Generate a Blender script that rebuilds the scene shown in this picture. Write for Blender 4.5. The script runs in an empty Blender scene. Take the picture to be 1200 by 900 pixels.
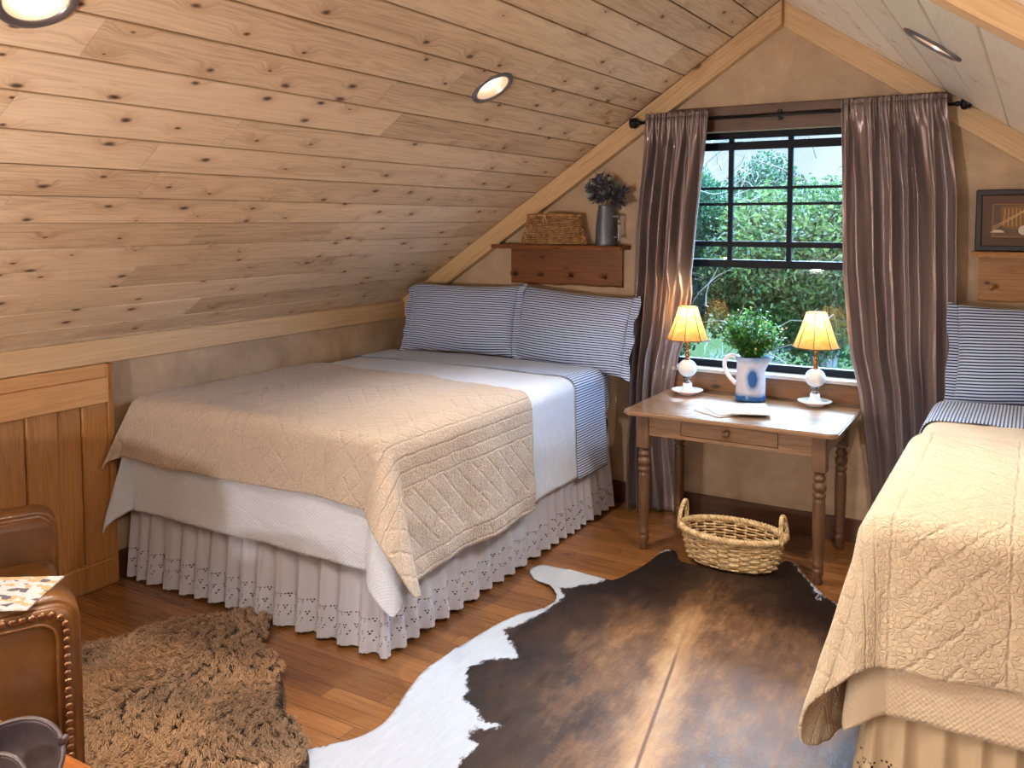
import bpy, bmesh, math, random
import numpy as np
from mathutils import Vector, Matrix, noise as mnoise
PI = math.pi
rnd = random.Random(7)
C = bpy.context.scene.collection

# ------------------------------------------------------------------ helpers
def srgb(r, g, b):
    f = lambda c: (c/255)/12.92 if c/255 <= .04045 else ((c/255+.055)/1.055)**2.4
    return (f(r), f(g), f(b), 1)

def obj(name, bm, mat, parent=None, smooth=False, loc=None, mats=None):
    me = bpy.data.meshes.new(name)
    bm.normal_update(); bm.to_mesh(me); bm.free()
    for m in (mats or [mat]): me.materials.append(m)
    if smooth: me.polygons.foreach_set('use_smooth', [True]*len(me.polygons))
    o = bpy.data.objects.new(name, me); C.objects.link(o)
    if parent: o.parent = parent
    if loc: o.location = loc
    return o

def tag(o, label=None, cat=None, group=None, kind=None):
    if label: o['label'] = label
    if cat: o['category'] = cat
    if group: o['group'] = group
    if kind: o['kind'] = kind
    return o

def thing(name, label, cat, loc=(0, 0, 0), rz=0, group=None):
    o = bpy.data.objects.new(name, None); C.objects.link(o)
    o.location = loc; o.rotation_euler = (0, 0, rz)
    return tag(o, label, cat, group)

def struct(name, bm, mat, parent=None, smooth=False):
    o = obj(name, bm, mat, parent, smooth)
    if not parent: o['kind'] = 'structure'
    return o

def copy_tree(o, parent=None):
    c = o.copy(); C.objects.link(c); c.parent = parent
    for ch in list(o.children): copy_tree(ch, c)
    return c

def BM(): return bmesh.new()

def box(bm, lo, hi, bev=0, mat=None, seg=1):
    lo, hi = Vector(lo), Vector(hi)
    r = bmesh.ops.create_cube(bm, size=1)
    vs = r['verts']; s = hi-lo; c = (hi+lo)/2
    for v in vs: v.co = Vector((v.co.x*s.x, v.co.y*s.y, v.co.z*s.z))+c
    if bev:
        es = list({e for v in vs for e in v.link_edges})
        r = bmesh.ops.bevel(bm, geom=es, offset=bev, segments=seg, affect='EDGES', profile=.5)
        vs = list({v for f in r['faces'] for v in f.verts} | {v for v in vs if v.is_valid})
    if mat:
        for v in vs: v.co = mat @ v.co
    return vs

def lathe(bm, prof, n=32, loc=(0, 0, 0), M=None, rfun=None, cap=True):
    loc = Vector(loc); rings = []
    for k, (r, z) in enumerate(prof):
        ring = []
        for i in range(n):
            a = 2*PI*i/n
            rr = r if rfun is None else rfun(r, z, a)
            p = Vector((rr*math.cos(a), rr*math.sin(a), z))
            if M: p = M @ p
            ring.append(bm.verts.new(p+loc))
        rings.append(ring)
    for a, b in zip(rings, rings[1:]):
        for i in range(n):
            bm.faces.new((a[i], a[(i+1) % n], b[(i+1) % n], b[i]))
    if cap and prof[0][0] > 1e-5: bm.faces.new(rings[0][::-1])
    if cap and prof[-1][0] > 1e-5: bm.faces.new(rings[-1])

def tube(bm, pts, r, n=6, closed=False):
    pts = [Vector(p) for p in pts]; N = len(pts)
    rr = r if callable(r) else (lambda t: r)
    rings = []; up = None
    for i, p in enumerate(pts):
        if closed: d = pts[(i+1) % N]-pts[i-1]
        else: d = pts[min(i+1, N-1)]-pts[max(i-1, 0)]
        if d.length < 1e-9: d = Vector((0, 0, 1))
        d.normalize()
        if up is None:
            up = Vector((0, 0, 1)) if abs(d.z) < .9 else Vector((1, 0, 0))
        u = (up-d*up.dot(d))
        if u.length < 1e-6: u = d.orthogonal()
        u.normalize(); up = u; w = d.cross(u)
        q = rr(i/max(1, N-1))
        rings.append([bm.verts.new(p+(u*math.cos(2*PI*k/n)+w*math.sin(2*PI*k/n))*q) for k in range(n)])
    for i in range(N if closed else N-1):
        a, b = rings[i], rings[(i+1) % N]
        for k in range(n): bm.faces.new((a[k], a[(k+1) % n], b[(k+1) % n], b[k]))
    if not closed:
        bm.faces.new(rings[0][::-1]); bm.faces.new(rings[-1])

def grid(bm, fn, nu, nv, uvf=None):
    """fn(i/nu, j/nv) -> (point, (u,v))"""
    uvl = bm.loops.layers.uv.verify()
    V = []; U = []
    for j in range(nv+1):
        row = []; ur = []
        for i in range(nu+1):
            p, uv = fn(i/nu, j/nv)
            row.append(bm.verts.new(p)); ur.append(uv)
        V.append(row); U.append(ur)
    for j in range(nv):
        for i in range(nu):
            f = bm.faces.new((V[j][i], V[j][i+1], V[j+1][i+1], V[j+1][i]))
            for l, uv in zip(f.loops, (U[j][i], U[j][i+1], U[j+1][i+1], U[j+1][i])): l[uvl].uv = uv
    return V

def solid(o, t, off=-1):
    m = o.modifiers.new('s', 'SOLIDIFY'); m.thickness = t; m.offset = off
    return o
def subsurf(o, n=1):
    m = o.modifiers.new('ss', 'SUBSURF'); m.levels = n; m.render_levels = n
    return o

def lerp(a, b, t): return a+(b-a)*t
def interp(tab, x):
    if x <= tab[0][0]: return tab[0][1]
    for (a, p), (b, q) in zip(tab, tab[1:]):
        if x <= b:
            t = (x-a)/(b-a); return p+(q-p)*t
    return tab[-1][1]
def nz(x, y, z=0): return mnoise.noise(Vector((x, y, z)))

# ------------------------------------------------------------------ node builder
class B:
    def __init__(s, name):
        s.m = bpy.data.materials.new(name); s.m.use_nodes = True
        s.t = s.m.node_tree; s.t.nodes.clear()
        s.out = s.t.nodes.new('ShaderNodeOutputMaterial')
        s._tc = None
    def n(s, ty, **k):
        nd = s.t.nodes.new('ShaderNode'+ty)
        for a, v in k.items(): setattr(nd, a, v)
        return nd
    def set(s, sock, v):
        if isinstance(v, bpy.types.NodeSocket): s.t.links.new(v, sock)
        elif v is not None:
            if hasattr(sock, 'default_value'):
                try: sock.default_value = v
                except Exception:
                    sock.default_value = (v, v, v)
    def co(s, kind='Object'):
        if s._tc is None: s._tc = s.n('TexCoord')
        return s._tc.outputs[kind]
    def map(s, vec, scale=(1, 1, 1), loc=(0, 0, 0), rot=(0, 0, 0)):
        d = s.n('Mapping'); s.set(d.inputs['Vector'], vec)
        d.inputs['Scale'].default_value = scale; d.inputs['Location'].default_value = loc; d.inputs['Rotation'].default_value = rot
        return d.outputs[0]
    def noise(s, vec, scale=5, detail=4, rough=.5, dist=0, col=False):
        d = s.n('TexNoise'); s.set(d.inputs['Vector'], vec); s.set(d.inputs['Scale'], scale)
        d.inputs['Detail'].default_value = detail; d.inputs['Roughness'].default_value = rough; d.inputs['Distortion'].default_value = dist
        return d.outputs['Color' if col else 'Fac']
    def vor(s, vec, scale=5, feature='F1', rand=1, out='Distance', dims='3D'):
        d = s.n('TexVoronoi', feature=feature, voronoi_dimensions=dims); s.set(d.inputs['Vector'], vec); s.set(d.inputs['Scale'], scale)
        d.inputs['Randomness'].default_value = rand
        return d.outputs[out]
    def math(s, op, a, b=None, c=None, clamp=False):
        d = s.n('Math', operation=op, use_clamp=clamp)
        for i, v in enumerate((a, b, c)):
            if v is not None: s.set(d.inputs[i], v)
        return d.outputs[0]
    def ramp(s, f, stops, interp='LINEAR'):
        d = s.n('ValToRGB'); s.set(d.inputs[0], f); cr = d.color_ramp; cr.interpolation = interp
        while len(cr.elements) < len(stops): cr.elements.new(.5)
        for e, (p, c) in zip(cr.elements, stops):
            e.position = p; e.color = c if len(c) == 4 else (*c, 1)
        return d.outputs[0]
    def rr(s, f, a, b, c=0., d=1., smooth=False):
        m = s.n('MapRange', interpolation_type='SMOOTHSTEP' if smooth else 'LINEAR'); s.set(m.inputs[0], f)
        for i, v in zip((1, 2, 3, 4), (a, b, c, d)): s.set(m.inputs[i], v)
        return m.outputs[0]
    def mix(s, f, a, b, bt='MIX'):
        d = s.n('Mix', data_type='RGBA', blend_type=bt); s.set(d.inputs[0], f); s.set(d.inputs[6], a); s.set(d.inputs[7], b)
        return d.outputs[2]
    def vadd(s, a, b, op='ADD'):
        d = s.n('VectorMath', operation=op); s.set(d.inputs[0], a); s.set(d.inputs[1], b); return d.outputs[0]
    def comb(s, x, y, z=0.):
        d = s.n('CombineXYZ'); s.set(d.inputs[0], x); s.set(d.inputs[1], y); s.set(d.inputs[2], z); return d.outputs[0]
    def sep(s, v):
        d = s.n('SeparateXYZ'); s.set(d.inputs[0], v); return d.outputs
    def attr(s, name, out='Fac'):
        d = s.n('Attribute', attribute_name=name); return d.outputs[out]
    def bump(s, h, strength=.3, dist=.01, normal=None):
        d = s.n('Bump'); s.set(d.inputs['Height'], h); d.inputs['Strength'].default_value = strength; d.inputs['Distance'].default_value = dist
        if normal: s.set(d.inputs['Normal'], normal)
        return d.outputs[0]
    def pbr(s, color, rough=.5, normal=None, **k):
        d = s.n('BsdfPrincipled'); s.set(d.inputs['Base Color'], color); s.set(d.inputs['Roughness'], rough)
        if normal: s.set(d.inputs['Normal'], normal)
        for a, v in k.items(): s.set(d.inputs[a.replace('_', ' ')], v)
        s.t.links.new(d.outputs[0], s.out.inputs[0]); s.p = d
        return s.m
    def surf(s, sock): s.t.links.new(sock, s.out.inputs[0]); return s.m

def wood(name, stops, axis='X', coord='Object', gs=1., rough=.45, knots=0., kcol=(.05, .02, .01, 1), boards=False, coat=0., bump=.15, board_w=None, bl=2.0, gapcol=None, spec=.4, kscale=(3.0, 6.06), crough=.3):
    b = B(name)
    if coord == 'UV': v = b.co('UV')
    else:
        o = b.sep(b.co('Object'))
        a_, p_, q_ = {'X': (0, 1, 2), 'Y': (1, 0, 2), 'Z': (2, 0, 1)}[axis]
        v = b.comb(o[a_], b.math('ADD', o[p_], o[q_]), b.math('SUBTRACT', o[p_], o[q_]))
    x, y, z = b.sep(v)
    prnd = None; gap = None
    if board_w:        # floor boards laid by the material
        row = b.math('FLOOR', b.math('DIVIDE', y, board_w))
        wn = b.n('TexWhiteNoise', noise_dimensions='1D'); b.set(wn.inputs['W'], row)
        xo = b.math('ADD', x, b.math('MULTIPLY', wn.outputs['Value'], 7.3))
        col = b.math('FLOOR', b.math('DIVIDE', xo, bl))
        w2 = b.n('TexWhiteNoise', noise_dimensions='2D'); b.set(w2.inputs['Vector'], b.comb(row, col))
        prnd = w2.outputs['Value']
        fy = b.math('FRACT', b.math('DIVIDE', y, board_w)); fx = b.math('FRACT', b.math('DIVIDE', xo, bl))
        ey = b.math('MULTIPLY', b.math('MINIMUM', fy, b.math('SUBTRACT', 1., fy)), board_w)
        ex = b.math('MULTIPLY', b.math('MINIMUM', fx, b.math('SUBTRACT', 1., fx)), bl)
        gap = b.rr(b.math('MINIMUM', ex, ey), .0005, .0022, 0., 1.)
        v = b.comb(b.math('ADD', x, b.math('MULTIPLY', prnd, 37.)), b.math('ADD', y, b.math('MULTIPLY', prnd, 3.7)), z)
    elif boards:
        prnd = b.attr('rnd')
    kn = None; vv = v
    if knots:
        kv = b.map(v, scale=(kscale[0], kscale[1], 1))
        kd = b.vor(kv, 1., rand=.85, dims='2D'); kc = b.vor(kv, 1., rand=.85, out='Color', dims='2D')
        kr = b.sep(kc)[0]
        pres = b.math('LESS_THAN', kr, knots)
        size = b.rr(kr, 0, knots, .02, .085)
        wob = b.math('MULTIPLY', b.math('SUBTRACT', b.noise(b.map(v, scale=(30, 60, 30)), 1, 2), .5), .06)
        kd2 = b.math('ADD', kd, wob)
        kn = b.math('MULTIPLY', pres, b.rr(kd2, b.math('MULTIPLY', size, .3), b.math('MULTIPLY', size, 1.5), 1., 0., True))
        halo = b.math('MULTIPLY', pres, b.rr(kd2, .03, .33, 1., 0., True))
        vv = b.vadd(v, b.comb(0., b.math('MULTIPLY', halo, .035), 0.))
    g1 = b.noise(b.map(vv, scale=(.9*gs, 16*gs, 16*gs)), 1, 3, .55, .6)
    rings = b.math('ABSOLUTE', b.math('SINE', b.math('MULTIPLY', g1, 26.)))
    g2 = b.noise(b.map(vv, scale=(3*gs, 150*gs, 150*gs)), 1, 3, .6)
    g3 = b.noise(b.map(v, scale=(.7, 3.5, 3.5)), 1, 3, .5)
    f = b.math('ADD', b.math('MULTIPLY', rings, .17), b.math('ADD', b.math('MULTIPLY', g2, .30), b.math('MULTIPLY', g3, .53)))
    if prnd is not None: f = b.math('ADD', f, b.math('MULTIPLY', b.math('SUBTRACT', prnd, .5), .30))
    c = b.ramp(f, stops)
    if kn is not None:
        c = b.mix(b.math('MULTIPLY', halo, .35), c, b.mix(1., c, (.62, .42, .28, 1), 'MULTIPLY'))
        c = b.mix(b.math('MULTIPLY', kn, .92), c, kcol)
    h = b.math('ADD', b.math('MULTIPLY', g2, .5), b.math('MULTIPLY', rings, .2))
    if gap is not None:
        c = b.mix(gap, gapcol or (.04, .015, .006, 1), c)
        h = b.math('ADD', h, b.math('MULTIPLY', gap, 2.))
    nr = b.bump(h, bump, .002)
    r = b.rr(g2, .3, .7, rough-.06, rough+.08)
    return b.pbr(c, r, nr, Coat_Weight=coat, Coat_Roughness=crough, Specular_IOR_Level=spec)

def flat(name, col, rough=.5, metal=0., **k):
    return B(name).pbr(col, rough, Metallic=metal, **k)

# ------------------------------------------------------------------ materials
M = {}
M['ceil'] = wood('ceiling_cedar', [(.1, srgb(118, 94, 72)), (.36, srgb(190, 166, 138)), (.6, srgb(220, 198, 170)), (.9, srgb(236, 218, 194))], coord='UV', boards=True, knots=.8, kcol=srgb(56, 36, 26), rough=.5, coat=.1, crough=.4, kscale=(3.6, 6.6), spec=.3, bump=.08)
M['ceilr'] = wood('ceiling_cedar_glare', [(.12, srgb(206, 196, 180)), (.4, srgb(232, 226, 214)), (.62, srgb(240, 236, 228)), (.9, srgb(246, 243, 238))], coord='UV', boards=True, knots=.45, kcol=srgb(130, 100, 76), rough=.36, coat=.9, crough=.32, spec=.6)  # same cedar as the left slope, window glare lightened into its colour
trim_st = [(.15, srgb(150, 118, 82)), (.45, srgb(194, 160, 118)), (.8, srgb(216, 188, 146))]
M['trimX'] = wood('trim_wood', trim_st, axis='X', knots=.22, kcol=srgb(70, 38, 22), rough=.4, kscale=(2.2, 4.))
M['trimY'] = wood('trim_wood_lengthwise', trim_st, axis='Y', knots=.3, kcol=srgb(70, 38, 22), rough=.38, coat=.3, kscale=(2.2, 4.))
M['doorZ'] = wood('door_boards_wood', [(.15, srgb(112, 74, 38)), (.5, srgb(160, 112, 64)), (.85, srgb(186, 138, 86))], axis='Z', knots=.2, kcol=srgb(70, 38, 18), rough=.42, kscale=(2., 5.))
M['doorY'] = wood('door_rail_wood', [(.15, srgb(150, 104, 62)), (.5, srgb(192, 144, 94)), (.85, srgb(214, 170, 120))], axis='Y', knots=.2, kcol=srgb(80, 44, 24), rough=.42, kscale=(2., 5.))
M['floor'] = wood('floor_oak', [(.15, srgb(66, 38, 18)), (.42, srgb(112, 70, 34)), (.65, srgb(132, 86, 44)), (.9, srgb(152, 106, 60))], axis='X', rough=.3, coat=.25, board_w=.083, bl=1.3, bump=.1, spec=.45, crough=.22, knots=.08, kcol=srgb(60, 26, 10))
M['table'] = wood('table_wood', [(.15, srgb(74, 50, 32)), (.45, srgb(122, 88, 58)), (.8, srgb(158, 120, 82))], axis='X', rough=.3, coat=.8, crough=.16, bump=.08, spec=.6)
M['tableZ'] = wood('table_leg_wood', [(.15, srgb(56, 38, 26)), (.45, srgb(92, 64, 44)), (.8, srgb(122, 90, 62))], axis='Z', rough=.35, coat=.3)
M['shelf'] = wood('shelf_wood_shaded', [(.15, srgb(52, 26, 12)), (.45, srgb(98, 54, 24)), (.8, srgb(134, 80, 38))], axis='X', rough=.4, coat=.2, knots=.3, kcol=srgb(30, 14, 6), kscale=(5, 9))  # reddish wood, the shadow over this shelf darkened into its colour
M['shelf2'] = wood('pale_shelf_wood', [(.15, srgb(84, 50, 24)), (.45, srgb(146, 100, 58)), (.8, srgb(184, 138, 88))], axis='X', rough=.4, knots=.4, kcol=srgb(30, 16, 8), kscale=(5, 9))
M['header'] = wood('dark_stained_wood', [(.15, srgb(44, 26, 18)), (.45, srgb(78, 48, 34)), (.8, srgb(110, 74, 52))], axis='X', rough=.38, coat=.2, knots=.3, kcol=srgb(20, 12, 8))
M['sillfront'] = wood('window_apron_wood', [(.15, srgb(62, 34, 18)), (.45, srgb(106, 66, 36)), (.8, srgb(138, 94, 56))], axis='X', rough=.45, knots=.3, kcol=srgb(20, 12, 8))
M['ctable'] = wood('coffee_table_wood', [(.15, srgb(90, 44, 14)), (.45, srgb(146, 82, 34)), (.8, srgb(176, 110, 54))], axis='X', rough=.35, coat=.3)

b = B('wall_plaster'); o_ = b.co('Object')
n1 = b.noise(o_, 2.2, 5, .6, .8); n2 = b.noise(o_, 9, 4, .6)
c = b.ramp(b.math('ADD', b.math('MULTIPLY', n1, .75), b.math('MULTIPLY', n2, .25)), [(.3, srgb(156, 130, 104)), (.5, srgb(180, 154, 126)), (.72, srgb(202, 178, 150))])
M['plaster'] = b.pbr(c, b.rr(n1, .3, .7, .42, .6), b.bump(b.noise(o_, 14, 6, .6), .25, .01), Specular_IOR_Level=.35)
M['backing'] = flat('roof_deck_wood', srgb(52, 30, 16), .8)
M['black'] = flat('black_frame_paint', srgb(15, 20, 30), .5, Specular_IOR_Level=.15)
M['iron'] = flat('black_iron', srgb(24, 24, 28), .4, .6)
M['lightframe'] = flat('pale_head_trim', srgb(176, 178, 160), .5)
M['sillw'] = wood('window_sill_wood', [(.2, srgb(150, 140, 130)), (.8, srgb(196, 188, 180))], axis='X', rough=.35, coat=.3)
M['bronze'] = flat('oil_rubbed_bronze', srgb(120, 116, 122), .28, .7)
M['brass'] = flat('aged_brass', srgb(170, 120, 70), .22, 1.)
M['pewter'] = flat('dark_pewter', srgb(110, 104, 104), .3, .9)
M['nail'] = flat('antique_nail_brass', srgb(150, 112, 84), .25, .95)
# glass
b = B('window_glass'); tr = b.n('BsdfTransparent'); tr.inputs[0].default_value = (.93, .98, .97, 1)
gl = b.n('BsdfGlossy'); gl.inputs['Roughness'].default_value = .02; fr = b.n('Fresnel'); fr.inputs[0].default_value = 1.45
mx = b.n('MixShader'); b.set(mx.inputs[0], b.math('MULTIPLY', fr.outputs[0], .8)); b.t.links.new(tr.outputs[0], mx.inputs[1]); b.t.links.new(gl.outputs[0], mx.inputs[2])
M['glass'] = b.surf(mx.outputs[0])

def cloth(name, col, rough=.85, bump=None, sheen=.3, stripe=None, quilt=False, weave=0., trans=0.):
    b = B(name); uv = b.co('UV'); x, y, z = b.sep(uv)
    col_ = col
    if stripe:
        ax = x if stripe[0] == 'u' else y
        fr_ = b.math('FRACT', b.math('DIVIDE', ax, stripe[1]))
        f = b.rr(b.math('ABSOLUTE', b.math('SUBTRACT', fr_, .5)), .19, .25, 1., 0.)
        col_ = b.mix(f, col, stripe[2])
    else:
        n = b.noise(uv, 3, 4, .6)
        col_ = b.mix(b.rr(n, .35, .7, 0., .35), col, tuple(v*.82 for v in col[:3])+(1,))
    h = b.noise(b.map(uv, scale=(1, 1, 1)), 4, 4, .55)
    nr = None
    if quilt:
        # stitched crinkle: cells plus long stitched lines
        wob = b.math('MULTIPLY', b.math('SUBTRACT', b.noise(uv, 16, 2), .5), .020)
        xw = b.math('ADD', x, wob); yw = b.math('ADD', y, wob)
        def line(c_, w):
            q = b.math('FRACT', b.math('DIVIDE', c_, w)); q = b.math('ABSOLUTE', b.math('SUBTRACT', q, .5))
            return b.rr(q, .36, .5, 1., 0., True)
        l1 = line(b.math('ADD', xw, yw), .11); l2 = line(b.math('SUBTRACT', xw, yw), .11)
        dia = b.math('MULTIPLY', l1, l2)
        l3 = line(xw, .060)
        zone = b.rr(b.math('ABSOLUTE', b.math('SUBTRACT', b.math('FRACT', b.math('DIVIDE', x, .46)), .5)), .2, .24, 0., 1.)
        pat = b.n('Mix', data_type='FLOAT'); b.set(pat.inputs[0], zone); b.set(pat.inputs[2], l3); b.set(pat.inputs[3], dia)
        cr = b.vor(b.vadd(b.map(uv, scale=(1., 1.25, 1)), b.comb(wob, wob)), 55, feature='DISTANCE_TO_EDGE')
        crk = b.rr(cr, 0., .16, 0., 1., True)
        hh = b.math('ADD', b.math('MULTIPLY', pat.outputs[0], 1.), b.math('MULTIPLY', crk, .55))
        hh = b.math('ADD', hh, b.math('MULTIPLY', b.noise(uv, 40, 3), .5))
        big = b.noise(b.map(uv, scale=(1, 1, 1)), 9, 4, .6, .6)
        nr = b.bump(b.math('ADD', hh, b.math('MULTIPLY', big, 2.2)), .75, .0065)
    elif bump == 'waffle':
        w = b.math('MULTIPLY', b.math('SINE', b.math('MULTIPLY', x, 2*PI/.016)), b.math('SINE', b.math('MULTIPLY', y, 2*PI/.016)))
        hh = b.math('ADD', b.math('ADD', b.math('MULTIPLY', w, .5), b.math('MULTIPLY', b.noise(uv, 60, 3), .8)), b.math('MULTIPLY', b.noise(b.map(uv, scale=(1, 1.6, 1)), 7, 4, .6, .8), 5.))
        nr = b.bump(hh, .55, .0045)
    else:
        nr = b.bump(b.math('ADD', b.math('MULTIPLY', b.noise(b.map(uv, scale=(14, 5, 1)), 1, 4, .6, .5), 1.), 0.), .5, .008)
    b.pbr(col_, rough, nr, Sheen_Weight=sheen, Specular_IOR_Level=.25)
    if trans:
        tl = b.n('BsdfTranslucent'); b.set(tl.inputs[0], col_); ms = b.n('MixShader'); ms.inputs[0].default_value = trans
        b.t.links.new(b.p.outputs[0], ms.inputs[1]); b.t.links.new(tl.outputs[0], ms.inputs[2]); b.surf(ms.outputs[0])
    return b.m
M['quilt'] = cloth('beige_quilt', srgb(182, 166, 152), quilt=True)
M['quilt_lamp_lit'] = cloth('quilt_warm_light', srgb(216, 198, 170), quilt=True)  # twin of the beige quilt, warm lamp light put into its colour
M['coverlet'] = cloth('coverlet_daylight_tint', srgb(204, 212, 228), bump='waffle')  # white cloth, cool window light tinted into its colour
M['coverlet_cream'] = cloth('cream_coverlet', srgb(222, 204, 176), bump='waffle')
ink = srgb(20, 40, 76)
M['stripe_u'] = cloth('ticking_daylight_tint', srgb(190, 206, 236), stripe=('u', .0145, ink))  # white of the ticking tinted blue in place of window daylight
M['stripe_v'] = cloth('ticking_pillow_daylight_tint', srgb(190, 206, 236), stripe=('v', .0145, ink))  # pillow ticking carries the same blue daylight in its colour
M['boxspring'] = flat('box_spring_cloth', srgb(60, 56, 60), .9)

def skirt_mat(name, col):
    b = B(name); uv = b.co('UV'); x, y, z = b.sep(uv)
    def holes(y0, per, r, offx=0., pats=1.):
        fx = b.math('SUBTRACT', b.math('FRACT', b.math('DIVIDE', b.math('ADD', x, offx), per)), .5)
        dx = b.math('MULTIPLY', fx, per); dy = b.math('SUBTRACT', y, y0)
        d = b.math('SQRT', b.math('ADD', b.math('MULTIPLY', dx, dx), b.math('MULTIPLY', dy, dy)))
        return b.math('LESS_THAN', d, r)
    hs = [holes(.128, .042, .0033), holes(.128, .042, .0033, .012), holes(.118, .042, .0035, .006), holes(.068, .042, .0036, .02), holes(.078, .042, .0032, .026),
          holes(.078, .042, .0032, .014), holes(.052, .042, .0032), holes(.040, .042, .0034, .008), holes(.128, .042, .003, .024)]
    h = hs[0]
    for q in hs[1:]: h = b.math('MAXIMUM', h, q)
    emb = b.math('MULTIPLY', b.noise(uv, 130, 2), b.rr(y, .12, .16, 1., 0.))
    nr = b.bump(b.math('ADD', b.math('MULTIPLY', emb, 1.2), b.noise(b.map(uv, scale=(30, 3, 1)), 1, 3)), .4, .003)
    p = b.n('BsdfPrincipled'); p.inputs['Base Color'].default_value = col; p.inputs['Roughness'].default_value = .9; b.set(p.inputs['Normal'], nr)
    p.inputs['Sheen Weight'].default_value = .2
    tl = b.n('BsdfTranslucent'); tl.inputs[0].default_value = col
    m1 = b.n('MixShader'); m1.inputs[0].default_value = .2; b.t.links.new(p.outputs[0], m1.inputs[1]); b.t.links.new(tl.outputs[0], m1.inputs[2])
    tr = b.n('BsdfTransparent'); m2 = b.n('MixShader'); b.set(m2.inputs[0], h); b.t.links.new(m1.outputs[0], m2.inputs[1]); b.t.links.new(tr.outputs[0], m2.inputs[2])
    return b.surf(m2.outputs[0])
M['skirt'] = skirt_mat('eyelet_cotton', srgb(196, 198, 212))
M['skirt_cream'] = skirt_mat('eyelet_cotton_cream', srgb(214, 192, 158))

b = B('curtain_satin'); uv = b.co('UV')
n = b.noise(b.map(uv, scale=(12, 1.2, 1)), 1, 3, .5, .4)
c = b.mix(b.rr(n, .3, .7, 0., 1.), srgb(122, 106, 108), srgb(164, 148, 146))
M['satin'] = b.pbr(c, b.rr(n, .3, .7, .28, .40), b.bump(b.math('ADD', b.noise(b.map(uv, scale=(9, 2.2, 1)), 1, 2, .5), b.math('MULTIPLY', b.noise(b.map(uv, scale=(30, 16, 1)), 1, 3, .6, 1.), .12)), .6, .012), Metallic=.6, Sheen_Weight=.3, Sheen_Roughness=.4, Specular_IOR_Level=.6)

b = B('brown_leather'); o_ = b.co('Object')
n1 = b.noise(o_, 5, 5, .6, .5); n2 = b.noise(o_, 28, 4, .6)
c = b.ramp(n1, [(.3, srgb(78, 44, 14)), (.5, srgb(110, 66, 24)), (.72, srgb(144, 94, 44))])
M['leather'] = b.pbr(b.mix(.35, c, srgb(88, 60, 30)), b.rr(n2, .3, .7, .28, .42), b.bump(b.math('ADD', b.math('MULTIPLY', b.vor(o_, 160, feature='DISTANCE_TO_EDGE'), .6), b.noise(o_, 9, 3)), .25, .004), Coat_Weight=.15, Specular_IOR_Level=.5)

b = B('cowhide'); o_ = b.co('Object'); x, y, z = b.sep(o_)
sd = b.attr('brown'); sp = b.attr('spine')
edge = b.math('ADD', sd, b.math('MULTIPLY', b.math('SUBTRACT', b.noise(b.map(o_, scale=(1.6, .7, 1)), 26, 6, .8), .5), .09))
n1 = b.noise(b.map(o_, rot=(0, 0, .35), scale=(2.6, 1.2, 1)), 1.3, 5, .6, .5); n2 = b.noise(b.map(o_, rot=(0, 0, .35), scale=(60, 9, 1)), 1, 4, .7, .3)
n3 = b.noise(b.map(o_, rot=(0, 0, -.6), scale=(30, 80, 1)), 1, 3, .7)
base = b.math('ADD', b.math('MULTIPLY', b.math('ADD', b.math('MULTIPLY', b.noise(b.map(o_, rot=(0, 0, .35), scale=(5, 2.4, 1)), 2, 5, .65), .5), b.math('MULTIPLY', n1, .5)), .8), b.math('ADD', b.math('MULTIPLY', n2, .30), b.math('MULTIPLY', n3, .10)))
d_edge = b.rr(sd, .0, .42, -.30, .0)
spl = b.rr(b.math('ABSOLUTE', sp), .0, .12, .2, 0., True)
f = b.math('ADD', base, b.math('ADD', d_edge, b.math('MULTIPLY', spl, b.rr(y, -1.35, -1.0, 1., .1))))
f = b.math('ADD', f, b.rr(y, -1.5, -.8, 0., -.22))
brown = b.ramp(f, [(.24, srgb(30, 20, 16)), (.44, srgb(58, 40, 29)), (.60, srgb(106, 76, 50)), (.78, srgb(156, 120, 82)), (.98, srgb(190, 156, 116))])
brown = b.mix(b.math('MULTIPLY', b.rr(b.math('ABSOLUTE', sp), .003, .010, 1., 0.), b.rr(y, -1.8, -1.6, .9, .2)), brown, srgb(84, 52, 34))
white = b.mix(n2, srgb(150, 158, 172), srgb(180, 186, 198))
c = b.mix(b.rr(edge, -.004, .006, 0., 1.), white, brown)
M['cowhide'] = b.pbr(c, b.rr(n2, .3, .7, .42, .62), b.bump(b.math('ADD', n2, b.math('MULTIPLY', n3, .7)), .35, .003), Sheen_Weight=.0, Specular_IOR_Level=.22)

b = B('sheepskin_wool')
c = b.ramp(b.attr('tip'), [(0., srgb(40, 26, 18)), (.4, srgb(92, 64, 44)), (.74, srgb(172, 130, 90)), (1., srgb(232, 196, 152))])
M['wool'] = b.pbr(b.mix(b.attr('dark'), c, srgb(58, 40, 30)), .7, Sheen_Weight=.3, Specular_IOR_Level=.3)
M['hide_base'] = flat('sheepskin_backing', srgb(80, 56, 40), .9)

def wicker(name, a, bcol, c_):
    b = B(name); o_ = b.co('Object')
    n = b.noise(o_, 38, 3, .6)
    return b.pbr(b.ramp(n, [(.3, a), (.5, bcol), (.7, c_)]), .5, b.bump(b.noise(o_, 300, 2), .2, .001), Specular_IOR_Level=.4)
M['wicker'] = wicker('light_willow', srgb(160, 126, 84), srgb(204, 174, 128), srgb(228, 204, 162))
M['wicker_brown'] = wicker('brown_willow', srgb(112, 76, 44), srgb(172, 126, 80), srgb(214, 170, 120))

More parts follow.
